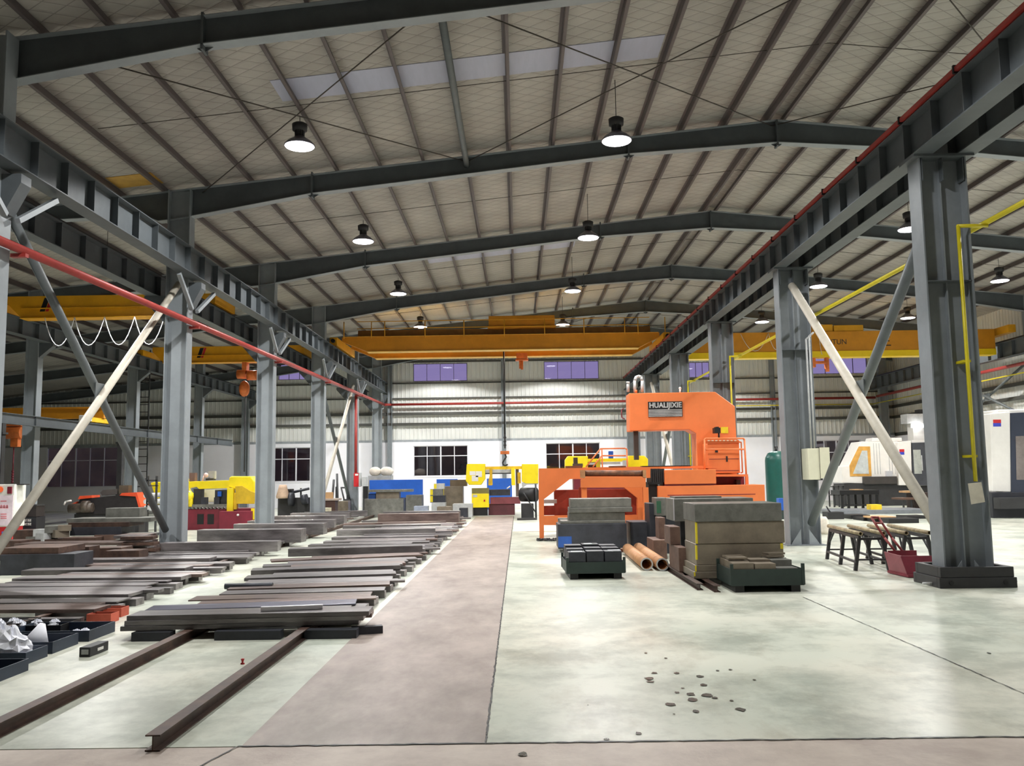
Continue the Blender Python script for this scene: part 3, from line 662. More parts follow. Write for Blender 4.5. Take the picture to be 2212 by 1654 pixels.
B = [(-40, 1317, 203, 1315.5, 8, 'b'), (-40, 1309.5, 216, 1304, 4, 'b'), (-40, 1302, 251, 1299.6, 3, 'a'), (-40, 1285, 277, 1283, 7, 'a'), (-40, 1276, 300, 1273.5, 3, 'a'), (-40, 1266.5, 315, 1264, 3, 'a'), (10, 1258, 361, 1254.5, 3, 'a'),
     (22, 1250, 391, 1245.5, 8, 'a'), (45, 1232, 399, 1226.5, 11, 'a'), (110, 1221, 410, 1217, 3, 'b'), (152, 1209, 452, 1205, 8, 'a'), (254, 1195, 536, 1188.5, 5, 'a'), (313, 1186.5, 582, 1180.5, 6, 'b'), (345, 1172.5, 597, 1169, 9, 'a', .26),
     (425, 1144.5, 650, 1142.5, 22, 'a', .2), (504, 1132, 698, 1130, 11, 'a', .3), (534, 1125, 722, 1122, 6, 'a', .3), (563, 1115, 743, 1113, 7, 'a', .3), (627, 1108.5, 755, 1106.5, 3, 'a', .3), (657, 1105.5, 794, 1102.5, 3, 'a', .3)]
bed(B, 0, 0, 'beside the grey columns', 9, lambda y: (-8.3 if y < 21 else -8.1), lambda y: -5.66 - .06*(y - 11), 'plates in the bed beside the columns')
# loose ends and cross pieces
m = MB(); a, b = fl(268, 1383, 0), fl(770, 1368, 0); m.hexa([(a.x, a.y, 0), (b.x, b.y, 0), (b.x, b.y + .12, 0), (a.x, a.y + .12, 0), (a.x, a.y, .1), (b.x, b.y, .1), (b.x, b.y + .12, .1), (a.x, a.y + .12, .1)])
a = fl(790, 1368); m2 = MB(); m2.box((a.x + .02, a.y - .02, .045), (.36, .11, .09), .28)
tag(m2.build('steel_offcut', blockd), 'short dark steel bar on the walkway edge by the front plate stack', 'steel bar')
# the cross timber is split where the rails pass through
for x0, x1, lab in ((-4.5, -4.05, 'short dark packing block under the outer end of the front plate stack'), (-3.54, -2.78, 'dark packing bar under the front plate stack between the floor rails'), (-2.5, -1.9, 'dark packing bar under the walkway end of the front plate stack')):
    m = MB(); m.bx(x0, x1, 10.36, 10.52, 0, .1); tag(m.build('packing_bar', blockd), lab, 'packing bar')
P, Q = fl(563, 1317.5, .3), fl(697, 1312, .3); m = MB(); d = (Q - P).normalized(); n = Vector((-d.y, d.x, 0))
o = [(P.x, P.y), (Q.x, Q.y), (Q.x + n.x*.07, Q.y + n.y*.07), (P.x + n.x*.07, P.y + n.y*.07)]
m.hexa([(x, y, .284) for x, y in o] + [(x, y, .335) for x, y in o]); tag(m.build('bright_bar', chrome, None, .004), 'bright polished steel bar lying on the front plate stack', 'steel bar')
m = MB(); a = fl(481, 1268, .15); m.cyl((a.x, a.y + .1, .15), (a.x + .75, a.y + .16, .15), .045, 14); tag(m.build('round_bar', blockd), 'dark round bar end poking out of the walkway bed toward the pale strip', 'steel bar')
r = random.Random(21)                               # bar ends stepping out along the pale strip and the walkway
for i in range(30):
    y = 11.5 + i*.62; x = -5.95 - .06*(y - 11.5) + r.uniform(-.1, .12); l = r.uniform(.5, .9)
    m = MB(); m.box((x - l/2 + .35, y, .05), (l, r.uniform(.14, .3), .1), r.uniform(-.06, .06)); tag(m.build('lower_bar', barm), 'dark bar end under the column-side bed by the pale strip, %s from the front' % ORD[i], 'steel bar', 'bar ends along the pale strip')
for i in range(30):
    y = 11.6 + i*.74; x = -2.31 + r.uniform(-.06, .06); l = r.uniform(.35, .5)
    m = MB(); m.box((x - l/2 + .2, y, .05), (l, r.uniform(.16, .34), .1), r.uniform(-.06, .06)); tag(m.build('lower_bar', barm), 'dark bar end under the bed along the walkway edge, %s from the front' % ORD[i], 'steel bar', 'bar ends along the walkway')
m = MB(); m.bx(PX0 - .10, PX0 - .002, 10.7, 37, 0, .003); struct(m, 'trim_strip', mat('pale_strip', (204, 202, 188), .4, var=.06))

# rusty stock piled by the outer column
def pb(name, u0, u1, v0, v1, Y, d, m_, lab, cat, z0=None, group=None, rz=0, bev=.006):
    m = MB(); m.px(u0, u1, v0, v1, Y, d, z0); o = m.build(name, m_, None, bev)
    return tag(o, lab, cat, group)
PILE = [(0, 160, 1197, 1223, 17.738, .8, blockd, 'dark thick steel block at the bottom of the rusty pile by the navy trays', 0),
        (0, 126, 1183, 1197, 17.793, 1.1, rust, 'brown steel slab with worn pale top lying over the dark block', None),
        (126, 192, 1181, 1200, 19.153, .5, rust, 'short rusty slab end sticking out behind the brown slab', 0),
        (192, 262, 1183, 1203, 19.915, .6, rust, 'short rusty plate pack between brown slab and front column', 0),
        (228, 300, 1189, 1206, 19.5, .5, rust, 'low rusty plate reaching toward the front column foot', 0),
        (30, 296, 1172, 1179, 20.894, .7, barb, 'long pale topped plate across the rusty pile', None),
        (-22, 44, 1168, 1182, 21.003, .6, rust, 'rusty block below the white and blue pipe stub', 0),
        (136, 206, 1161, 1171, 21.982, .5, rust, 'small brown flat bar under the dark stack of the pile', None),
        (203, 274, 1155, 1170, 22.418, .6, blockr, 'brown rusty block low in the pile behind the long plate', None),
        (151, 262, 1138, 1156, 22.526, .8, blockd, 'black block in the middle of the tall pile', None),
        (147, 278, 1128, 1138, 22.526, .9, rust, 'grey brown slab second from the top of the tall pile', None),
        (144, 325, 1119, 1128, 22.635, .9, block, 'wide grey slab forming the top of the tall pile', None),
        (228, 301, 1097, 1119, 23.179, .5, block, 'pale grey block standing on the tall pile before the red saw', None),
        (28, 74, 1145, 1173, 22.309, .6, rust, 'square rusty block beside the white and blue pipe stub', None)]
for k, (u0, u1, v0, v1, Y, d, mm, lab, z0) in enumerate(PILE): pb('steel_block', u0, u1, v0, v1, Y, d, mm, lab, 'steel block', z0, 'rusty stock pile')
for k in range(16):                                # flat offcuts beside the tall pile
    y = 21.003 + (k % 4)*.45; zz = .02 + (k//4)*.14
    u = 285 + (k*13) % 28; x = at(u, 1150, y).x; m = MB(); m.box((x, y, zz + .06), (.75, .36, .07), r.uniform(-.15, .15))
    tag(m.build('flat_offcut', [rust, barm, barb, block][k % 4], None, .005), 'flat steel offcut in the layered heap by the front column foot', 'steel offcut', 'offcuts heaped by the front column')
for k, (u, v, s) in enumerate([(92, 1150, .32), (112, 1143, .3), (130, 1152, .34), (100, 1160, .42), (75, 1165, .3), (140, 1140, .26)]):
    p = at(u, v, 22.418); m = MB(); m.box((p.x, 22.418, p.z), (s, .3, s*.55), k*.4); tag(m.build('steel_offcut', [ltgrey, block, blockb][k % 3]), 'loose grey offcut on the jumbled scrap between post and tall pile', 'steel offcut', 'jumbled scrap offcuts')
m = MB(); m.px(8, 66, 1174, 1184, 22.635, .9, 0); m.px(66, 152, 1165, 1180, 22.2, .9, 0); tag(m.build('scrap_bed', rust), 'low rusty timbered bed under the jumbled scrap', 'scrap bed')
m = MB(); p = at(17, 1165, 21.3); zs = Zp_(10, 1168, 21.0) + .001; m.cyl((p.x - .1, 21.3, zs), (p.x - .1, 21.3, zs + .2), .05, 12); m.k = 1; m.cyl((p.x, 21.3, zs), (p.x, 21.3, zs + .26), .04, 12)
tag(m.build('pipe_stub', [bluepaint, white]), 'white and blue pipe stub standing on the rusty slab', 'pipe stub')

# navy steel trays with papers
def tray(u, v, L_, Wd, h, m_, lab, rz=0.0):
    c = fl(u, v); t = thing('parts_tray', lab, 'tray', (c.x, c.y, 0), 'navy steel trays'); w = .012
    x0, x1, y0, y1 = c.x - Wd, c.x, c.y, c.y + L_
    for a, b, cc, d in ((x0, x1, y0, y0 + w), (x0, x1, y1 - w, y1), (x0, x0 + w, y0 + w, y1 - w), (x1 - w, x1, y0 + w, y1 - w)):
        k = MB(); k.bx(a, b, cc, d, 0, h); k.build('side_wall', m_, t)
    k = MB(); k.bx(x0 + w, x1 - w, y0 + w, y1 - w, 0, .012); k.build('bottom', m_, t)
    return x0, x1, y0, y1
T1 = tray(-20, 1480, .62, .75, .115, navy, 'empty navy steel tray at the front of the tray row')
T2 = tray(55, 1436, .42, .8, .12, navy, 'navy steel tray heaped with crumpled white wrapping')
T3 = tray(113, 1412, .56, .85, .125, navy, 'navy steel tray with a white paper cone standing in it')
T4 = tray(192, 1385.5, .66, 1.0, .125, navy, 'navy steel tray with small white paper lumps')
T5 = tray(130, 1372, .5, .8, .12, black, 'black tray of white scraps behind the navy trays, beside the plates')
T6 = tray(40, 1368, .5, .8, .12, black, 'black tray of white scraps behind the navy trays, farther from the plates')
def crumple(c, rx, ry, rz, seed, n=26):
    r = random.Random(seed); m = MB()
    N, K = 30, 14; vs = []
    for j in range(K + 1):
        for i in range(N):
            a = 6.283*i/N; t = j/K*math.pi/2; k = 1 + .28*(r.random() - .5)
            vs.append((c[0] + rx*math.cos(a)*math.cos(t)*k, c[1] + ry*math.sin(a)*math.cos(t)*k, c[2] + rz*math.sin(t)*(1 + .35*(r.random() - .5))))
    m.add(vs, [(j*N + i, j*N + (i + 1) % N, (j + 1)*N + (i + 1) % N, (j + 1)*N + i) for j in range(K) for i in range(N)])
    return m
m = crumple(((T2[0] + T2[1])/2 - .02, (T2[2] + T2[3])/2, .014), .36, .19, .34, 2); tag(m.build('crumpled_wrapping', paper), 'big crumpled bundle of white wrapping in the second tray', 'wrapping')
m = MB(); m.cyl((T3[1] - .36, T3[2] + .3, .014), (T3[1] - .30, T3[2] + .34, .27), .16, 14, .03); tag(m.build('paper_cone', paper), 'white paper cone standing in the navy tray', 'paper')
for k, (dx, dy, s) in enumerate([(-.25, .2, .08), (-.42, .22, .06), (-.22, .35, .07)]):
    m = crumple((T4[1] + dx, T4[2] + dy, .014), s, s, s*1.1, 10 + k); tag(m.build('paper_scrap', paper), 'crumpled white paper lump in the rear navy tray', 'paper', 'paper lumps in the rear navy tray')
for k in range(6):
    T = (T5, T6)[k % 2]; m = crumple((T[0] + .16 + .22*(k//2), T[2] + .25, .014), .1, .08, .13, 30 + k)
    tag(m.build('paper_scrap', paper), 'white paper scrap in %s black tray' % ('the plate side' if k % 2 == 0 else 'the outer'), 'paper', 'scraps in the %s black tray' % ('plate side' if k % 2 == 0 else 'outer'))
t = thing('small_steel_box', 'small black box with pale stickers alone on the floor by the trays', 'box', (fl(185, 1419).x, 8.6, 0))
a = fl(172, 1419); m = MB(); m.box((a.x + .06, a.y + .19, .05), (.12, .38, .10), -.05); m.build('body', dkgrey, t, .006)
m = MB(); m.box((a.x + .055, a.y - .003, .052), (.075, .004, .05), -.05); m.build('end_sticker', ltgrey, t)
m = MB(); m.box((a.x + .125, a.y + .20, .05), (.004, .12, .03), -.05); m.build('side_sticker', white, t)
for k, (u, v, lab) in enumerate([(222, 1343, 'open reddish carton beside the rear navy tray'), (245, 1330, 'smaller red edged carton behind the open one, by the plate bed')]):
    p = fl(u, v); t = thing('parts_carton', lab, 'carton', (p.x, p.y, 0))
    for a, b, c, d in ((-.16, .16, -.12, -.11), (-.16, .16, .11, .12), (-.16, -.15, -.11, .11), (.15, .16, -.11, .11)):
        m = MB(); m.bx(p.x + a, p.x + b, p.y + c, p.y + d, 0, .12); m.build('side_wall', mat('carton_red', (196, 92, 70), .7), t)
    m = MB(); m.bx(p.x - .15, p.x + .15, p.y - .11, p.y + .11, 0, .05); m.build('contents', dkgrey, t)
p = fl(524, 1434); m = MB(); m.lathe((p.x, p.y, 0), [(.02, 0), (.02, .012), (.008, .015), (.014, .04), (.02, .05), (.004, .056)], 12); tag(m.build('floor_bobbin', redd), 'tiny red bobbin lying between the floor rails', 'bobbin')
# ------------------------------------------------------------------ overhead cranes
def X(u, v, Y): return at(u, v, Y).x
def Zp(u, v, Y): return at(u, v, Y).z
t = thing('overhead_crane', 'amber double girder overhead crane spanning the main hall before the back wall', 'crane', (0, 42, 7.5))
for Y, n in ((41.0, 'girder'), (43.3, 'girder')):
    m = MB(); m.prism([(-8.05, 7.98), (-6.9, 7.5), (5.6, 7.5), (6.55, 7.98), (6.55, 8.17), (-8.05, 8.17)], Y, Y + .42); m.build(n, crane_b, t)
    m = MB(); m.bx(-6.9, 5.6, Y - .07, Y + .49, 7.47, 7.497); m.bx(-8.0, 6.5, Y - .06, Y + .48, 8.172, 8.19); m.build('girder_flange', mat('crane_flange', (224, 176, 70), .5), t)
for x in (-8.28, 6.76):
    m = MB(); m.bx(x - .17, x + .17, 40.2, 44.5, 7.68, 8.05); m.build('end_truck', crane_y, t, .01)
    m = MB()
    for y in (40.5, 44.2): m.cyl((x - .07, y, 7.72), (x + .07, y, 7.72), .13, 14)
    m.cyl((x, 40.05, 7.88), (x, 40.2, 7.88), .09, 12); m.build('wheels_and_buffer', black, t)
m = MB(); m.bx(-7.4, 6.2, 41.46, 41.5, 8.19, 8.55); m.bx(-7.4, 6.2, 41.0, 41.45, 8.19, 8.21); m.build('walkway_toe_board', mat('crane_brown', (150, 104, 44), .6), t)
m = MB()
for z in (8.55, 8.88): m.cyl((-7.35, 40.96, z), (6.1, 40.96, z), .018, 6)
for u in (752, 810, 838, 923, 1005, 1090, 1175, 1258, 1344, 1372, 1429): x = X(u, 715, 40.96); m.cyl((x, 40.96, 8.1), (x, 40.96, 8.88), .022, 6)
m.build('handrail', crane_y, t)
m = MB(); m.bx(X(1058, 695, 42), X(1195, 695, 42), 41.3, 43.2, 8.62, 9.12); m.bx(X(1056, 695, 42), X(1197, 695, 42), 41.2, 43.3, 8.5, 8.62); m.build('trolley', crane_b, t, .02)
x = X(1127, 770, 42.2); m = MB(); m.bx(x - .26, x + .26, 42.0, 42.5, 7.2, 7.46); m.bx(x - .3, x + .3, 42.05, 42.45, 7.12, 7.18); m.cyl((x - .09, 42.25, 6.75), (x - .09, 42.25, 7.15), .05, 8); m.cyl((x, 42.25, 6.7), (x, 42.25, 7.12), .06, 8); m.build('hoist_block', hook_o, t, .01)
x = X(1090, 850, 42.2); m = MB(); m.cyl((x, 42.2, 3.6), (x, 42.2, 8.2), .035, 8); m.build('hoist_rope', black, t)
h = MB()
for k in range(7): h.ball((x, 42.2, 3.6 - k*.09), (.07 if k % 2 else .04, .04 if k % 2 else .07, .07), 8, 5)
h.build('chain', dkgrey, t)
h = MB(); h.bx(x - .22, x + .2, 42.12, 42.28, 2.73, 2.88); h.build('swivel', hook_o, t, .015)
h = MB(); h.tube([(x, 42.2, 2.74), (x + .05, 42.2, 2.6), (x - .02, 42.2, 2.5)] + [(x + .12*math.sin(a), 42.2, 2.32 - .0 + .12*math.cos(a)) for a in (-.6, -1.4, -2.2, -3.0, -3.8, -4.3)], .035, 8); h.build('hook', dkgrey, t)

def wire(m, a, b, sag, r=.012, n=10):
    a, b = Vector(a), Vector(b); m.tube([a.lerp(b, i/n) - Vector((0, 0, sag*4*(i/n)*(1 - i/n))) for i in range(n + 1)], r, 6)
t.location.z += .08; t.location.y -= 1.0
t = thing('overhead_crane', 'yellow single girder overhead crane in the machining bay', 'crane', (14.7, 39.5, 7))
Y = 39.5; x0, x1 = 7.75, 21.6
m = MB(); m.bx(x0, x1, Y, Y + .5, 7.05, 7.95); m.build('girder', crane_b, t)
m = MB(); m.bx(x0, x1, Y - .04, Y + .54, 6.78, 7.05); m.build('lower_flange', mat('crane_lit_yellow', (246, 208, 20), .4, var=.04), t)  # lamp-lit look of the band is put into a brighter yellow
for x in (7.5, 21.9):
    m = MB(); m.bx(x - .16, x + .16, Y - .9, Y + 1.4, 7.66, 8.0); m.build('end_truck', crane_y, t, .01)
m = MB(); m.bx(X(1755, 707, Y), X(1800, 707, Y), Y + .05, Y + .45, 7.96, 8.28); m.bx(X(1802, 707, Y), X(1866, 707, Y), Y + .05, Y + .45, 7.96, 8.24); m.build('motor_box', crane_y, t, .02)
x = X(1776, 775, Y); m = MB(); m.bx(x - .36, x - .26, Y + .1, Y + .4, 6.35, 6.8); m.bx(x + .22, x + .34, Y + .1, Y + .4, 6.3, 6.8); m.bx(x - .26, x + .22, Y + .1, Y + .4, 6.52, 6.62); m.cyl((x + .3, Y + .25, 6.15), (x + .3, Y + .25, 6.4), .09, 10); m.build('hoist', hook_o, t)
m = MB(); wire(m, (X(1600, 745, Y), Y - .05, 7.9), (X(1660, 745, Y), Y - .05, 7.9), .8); wire(m, (X(1660, 745, Y), Y - .06, 7.9), (X(1690, 745, Y), Y - .06, 7.8), .7); wire(m, (X(1770, 745, Y), Y - .05, 7.6), (x, Y - .05, 6.9), .2); m.build('festoon_cable', white, t)
def text(s, x, y, z, size, m_, parent, name='lettering', depth=.004, width=None, bold=0.0):
    c = bpy.data.curves.new('txt', 'FONT'); c.body = s; c.size = size; c.extrude = depth; c.offset = bold; c.align_x = 'CENTER'; c.align_y = 'CENTER'
    ob = bpy.data.objects.new('txt', c); COL.objects.link(ob); dg = bpy.context.evaluated_depsgraph_get()
    me = bpy.data.meshes.new_from_object(ob.evaluated_get(dg)); bpy.data.objects.remove(ob)
    xs = [v.co.x for v in me.vertices]; k = width/(max(xs) - min(xs)) if width and xs else 1.0
    for v in me.vertices: v.co = Vector((x + v.co.x*k, y - v.co.z, z + v.co.y))
    me.materials.clear(); me.materials.append(m_)
    o = bpy.data.objects.new(name, me); COL.objects.link(o); o.parent = parent
    if parent.type == 'EMPTY' or parent.parent is None: o.matrix_parent_inverse = Matrix.Translation(-parent.location)
    return o
text('主', X(1911, 737, Y), Y - .003, 7.47, .62, black, t)
text('UTUN', X(1808, 738, Y), Y - .003, 7.46, .34, dkgrey, t, width=.85)

t.location.z += .15
def bay_crane(Y, lab, hoist_u, lo=6.86, hi=7.56):
    t = thing('bay_crane', lab, 'crane', (-12.9, Y, lo))
    m = MB(); m.prism([(-16.2, hi - .2), (-15.7, lo), (-10.1, lo), (-9.6, hi - .2), (-9.6, hi), (-16.2, hi)], Y, Y + .3); m.build('girder', crane_y, t)
    m = MB(); m.bx(-15.7, -10.1, Y - .1, Y + .4, lo - .03, lo - .002); m.bx(-15.7, -10.1, Y - .07, Y, lo + .28, lo + .31); m.build('flange_rib', crane_y, t)
    for x in (-16.4, -9.4): m = MB(); m.bx(x - .13, x + .13, Y - .8, Y + 1.1, 7.08, 7.34); m.build('end_truck', crane_y, t, .01)
    u = 98 if Y < 30 else 436; x = X(u, 640, Y)
    m = MB(); m.prism([(x - .16, hi - .5), (x, hi - .5), (x + .14, hi - .06), (x - .02, hi - .06)], Y - .006, Y - .001); m.build('black_flash', black, t)
    m = MB(); m.prism([(x + .02, hi - .5), (x + .12, hi - .5), (x + .26, hi - .06), (x + .16, hi - .06)], Y - .006, Y - .001); m.build('red_flash', redd, t)
    m = MB()
    for k in range(2): x = -11.6 + k*1.2; m.cyl((x, Y - .012, hi - .14), (x, Y - .001, hi - .14), .05, 10)
    m.build('lifting_holes', black, t)
    if hoist_u is not None:
        x = X(hoist_u, 800, Y); m = MB(); m.bx(x - .1, x + .1, Y - .05, Y + .35, lo - .4, lo - .03); m.cyl((x - .35, Y + .15, lo - .55), (x + .05, Y + .15, lo - .55), .2, 14); m.cyl((x + .1, Y + .15, lo - .6), (x + .5, Y + .15, lo - .6), .22, 14); m.ball((x - .02, Y + .1, lo - 1.2), (.24, .2, .36), 14, 8); m.build('hoist', hook_o, t)
        m = MB(); m.cyl((x + .04, Y + .1, 2.0), (x + .04, Y + .1, lo - 1.5), .03, 6); m.build('hoist_chain', dkgrey, t)
    else:
        m = MB()
        for k in range(4): wire(m, (-14.9 + k*.95, Y - .1, lo - .02), (-13.95 + k*.95, Y - .1, lo - .02), .9, .014)
        m.build('festoon_cable', paper, t)
    t.location.z += .15
    return t
bay_crane(27.4, 'bright yellow bay crane with festoon cables above the red saw', None)
bay_crane(38.6, 'yellow bay crane with an orange chain hoist above the yellow saw', 528)
Y = 34.0; t = thing('light_crane', 'small yellow crane girder on the low dark runway', 'crane', (-19.5, Y, 4.1))
m = MB(); m.bx(-26.5, -16.1, Y, Y + .28, 4.12, 4.56); m.bx(-26.5, -16.1, Y - .05, Y + .33, 4.5, 4.56); m.build('girder', crane_b, t)
m = MB(); m.bx(-16.42, -16.18, Y - .9, Y + .9, 3.93, 4.11); m.build('end_truck', mat('truck_yellow', (248, 196, 20), .4), t, .02)
m = MB(); m.bx(-16.5, -16.1, Y - 1.15, Y - .9, 3.93, 4.16); m.build('truck_motor', white, t, .03)
x = X(26, 920, Y); m = MB(); m.bx(x - .25, x + .35, Y, Y + .3, 3.85, 4.1); m.cyl((x - .35, Y + .12, 3.6), (x + .35, Y + .12, 3.6), .24, 14); m.bx(x - .05, x + .25, Y, Y + .25, 3.05, 3.42); m.build('hoist', hook_o, t, .02)
m = MB(); m.cyl((x + .05, Y + .1, 1.75), (x + .05, Y + .1, 3.05), .025, 6)
for k in range(5): m.ball((x + .05, Y + .1, 2.1 - k*.1), (.05, .05, .06), 8, 5)
m.build('hoist_chain', maroon, t)
t.location.z += .15

# ------------------------------------------------------------------ the orange vertical band saw
Y = 28.294; t = thing('vertical_band_saw', 'huge orange vertical band saw with C-shaped frame and black nameplate', 'machine', (X(1500, 1000, Y), Y, 0))
def P(name, pts, Y, d, m_, bev=.0, par=None): m = MB(); m.ppx(pts, Y, d); return m.build(name, m_, par or t, bev)
def R(name, u0, u1, v0, v1, Y, d, m_, z0=None, bev=.0, par=None): m = MB(); m.px(u0, u1, v0, v1, Y, d, z0); return m.build(name, m_, par or t, bev)
cf = P('c_frame', [(1359, 849), (1545, 846), (1587.5, 877), (1591, 946), (1593, 1046), (1508, 1046), (1507, 1007), (1504, 936), (1489, 927.5), (1360.5, 930.5)], Y, .85, orange, .02)
m = MB(); m.px(1400.3, 1474.3, 867, 900, Y - .03, .028); np_ = m.build('nameplate', black, t)
zc = lambda v: Zp(1437, v, Y - .03)
text('HUALIJIXIE', X(1437, 875, Y), Y - .032, zc(875.2), .228, ltgrey, np_, 'lettering', .003, bold=.006, width=X(1471.8, 875, Y) - X(1402.2, 875, Y))
m = MB()
for k in range(5): v = 884.3 + k*3.25; m.px(1401.2, 1473.4, v, v + 1.7, Y - .036, .005)
m.build('nameplate_stripes', ltgrey, np_)
m = MB(); m.tube([(X(1359, 880, Y) - .12, Y + .4, zc(878)), (X(1359, 880, Y) - .2, Y + .4, zc(882)), (X(1359, 880, Y) - .2, Y + .4, zc(898)), (X(1359, 880, Y) - .1, Y + .4, zc(902))], .018, 6); m.build('grab_handle', maroon, t)
R('blade_guide', 1369.5, 1379.5, 928, 993, Y + .25, .14, mat('guide_steel', (66, 58, 52), .5))
m = MB(); m.cyl(at(1356.5, 846, Y + .4), at(1356.5, 825, Y + .4), .05, 10); m.cyl(at(1356.5, 828, Y + .4), at(1356.5, 824, Y + .4), .06, 10); m.build('grease_tube', ltgrey, t)
m = MB(); m.tube([at(1371.5, 847, Y + .4), at(1371, 822, Y + .4), at(1374, 814.5, Y + .4), at(1380, 812.5, Y + .4), at(1385, 814.5, Y + .4), at(1387.5, 822, Y + .4), at(1387, 846, Y + .4)], .05, 10); m.build('flexible_conduit', ltgrey, t)
m = MB(); m.cyl(at(1374, 848, Y + .3), at(1374, 842, Y + .3), .04, 8); m.build('lifting_eye', orange, t); m = MB(); m.cyl(at(1469, 848, Y + .3), at(1469, 840, Y + .3), .03, 8); m.ball(at(1469, 838.5, Y + .3), (.045, .045, .05), 8, 6); m.build('lifting_eye', white, t)
R('warning_plate', 1557.5, 1573, 922, 935.5, Y - .012, .01, yellowpaint)
m = MB(); m.px(1543.5, 1556.5, 923.5, 935, Y - .5, .3); m.cyl(at(1553, 935, Y - .3), at(1553, 948, Y - .3), .03, 8); m.px(1547, 1553, 921.5, 924, Y - .5, .3); m.build('control_pendant', black, t)
cab = R('control_cabinet', 1529, 1598, 955, 1022, Y - .75, .7, orange, None, .015)
P('cabinet_top', [(1525, 950), (1595, 949.5), (1600, 956), (1529, 957.5)], Y - .8, .75, orange, 0)
m = MB()
for k in range(8): u = 1529 + k*8.2; m.px(u, u + 4.5, 950.3, 952.4, Y - .815, .012)
m.build('switch_row', cream, t)
R('cabinet_seam', 1532, 1596, 990.5, 991.6, Y - .758, .006, maroon); R('cabinet_seam', 1546, 1596, 1015.5, 1016.6, Y - .758, .006, maroon)
m = MB(); m.px(1545, 1551, 971, 977, Y - .765, .013); m.px(1568.5, 1572, 985, 997, Y - .765, .013); m.build('door_latch', black, cab)
m = MB()
for uv in ([(1522, 1022), (1522, 949), (1525, 947), (1605, 946.5), (1608, 949), (1612, 1026)], [(1524, 970.5), (1606.5, 970)]): m.tube([at(u, v, Y - .95) for u, v in uv], .028, 8)
m.tube([at(1596, 954, Y - .9), at(1601, 955, Y - .9), at(1604, 1020, Y - .9), at(1600, 1021, Y - .9)], .022, 8)
m.build('guard_rail', orange, t)
P('side_platform', [(1547, 1024), (1616, 1024), (1616, 1029), (1547, 1029)], Y - 1.0, 1.0, orange)
R('platform_leg', 1611, 1617, 1029, 1048, Y - 1.0, .1, orange)
R('platform_recess', 1547, 1608, 1029, 1047, Y - .4, .3, maroon)
R('motor', 1591, 1600, 1036, 1047, Y - .7, .25, dkgrey)
R('base_bed', 1422, 1653, 1048, 1110, 26.879, 1.2, orange, 0, .01)
R('bed_groove', 1442, 1632, 1067.5, 1069, 26.869, .012, maroon)
R('work_table', 1436, 1547, 1014, 1045, 26.879, 1.1, orange, None, .015)
R('table_gap', 1436, 1545, 1045, 1048, 26.934, 1.0, maroon)
m = MB()
for k in range(7): m.px(1405.5 + k*4.3, 1408.8 + k*4.3, 1012 + (k % 2), 1041, 26.988, .9)
m.build('bellows', bellow, t)
R('bellows_base', 1399, 1432, 1041, 1046, 26.988, .9, black); R('bellows_foot', 1402, 1422, 1046, 1100, 27.097, .8, black, 0)
R('rear_beam', 1236, 1548, 1007.5, 1013, 27.532, .5, orange); R('rear_rail', 1387, 1492, 1005.5, 1007.5, 27.532, .4, black)
R('saddle', 1222, 1258, 1006, 1014, 25.356, .3, roller); R('saddle', 1317, 1352, 1006, 1012, 25.356, .3, roller)
R('motor', 1239.5, 1248, 988, 1006, 25.41, .25, mat('motor_brown', (70, 58, 44), .5)); R('motor_foot', 1238, 1259, 1001, 1008, 25.378, .3, mat('motor_foot', (86, 74, 60), .5))
# gantry of the infeed table
out = [(1164, 1011.5), (1405, 1008.5), (1405, 1032), (1391, 1033), (1391, 1170)]
def portal(Yp, nm):
    m = MB()
    m.ppx([(1164, 1011.5), (1405, 1009), (1405, 1032), (1231, 1034.5), (1164, 1034.5)], Yp, .22)
    m.ppx([(1164, 1034.5), (1231, 1034.5), (1175, 1078), (1175, 1168.5), (1166, 1170), (1164, 1078)], Yp, .22)
    m.ppx([(1324, 1033), (1391, 1033), (1391, 1150), (1378, 1152), (1377, 1075)], Yp, .22)
    m.ppx([(1175, 1114), (1378, 1112), (1378, 1133), (1175, 1134)], Yp + .01, .2)
    return m.build(nm, orange, t)
portal(25.247, 'infeed_frame'); portal(26.553, 'infeed_frame')
R('frame_foot', 1160, 1182, 1167, 1172, 25.193, .4, dkgrey, 0)
R('red_body', 1198, 1380, 1057, 1116, 26.879, .5, orange_d, None); R('red_rail', 1175, 1240, 1092, 1112, 26.901, .2, orange_d)
R('coolant_trough', 1175, 1203, 1079, 1087, 26.009, .3, ltgrey)
# roller stand before it
t2 = thing('roller_stand', 'orange stand with a rusty brown feed roller before the vertical band saw', 'stand', (X(1325, 1100, 24.268), 24.268, 0))
m = MB(); m.cyl(at(1264, 1022, 24.376), at(1390, 1022, 24.376), .085, 18); m.build('feed_roller', roller, t2)
for u0, u1 in ((1254, 1264), (1389, 1396)): m = MB(); m.px(u0, u1, 1015, 1032, 24.268, .2); m.build('roller_bearing', tube_b, t2)
P('cross_beam', [(1255, 1036), (1266, 1030), (1380, 1029), (1395, 1031), (1395, 1052.5), (1255, 1053)], 24.268, .22, orange, .006, t2)
R('leg', 1257, 1268.5, 1053, 1130, 24.322, .15, orange, 0, .004, t2); R('leg', 1390, 1402, 1052.5, 1140, 24.268, .15, orange, 0, .004, t2)
R('leg', 1251, 1257, 1052, 1130, 24.703, .1, orange_d, 0, 0, t2)
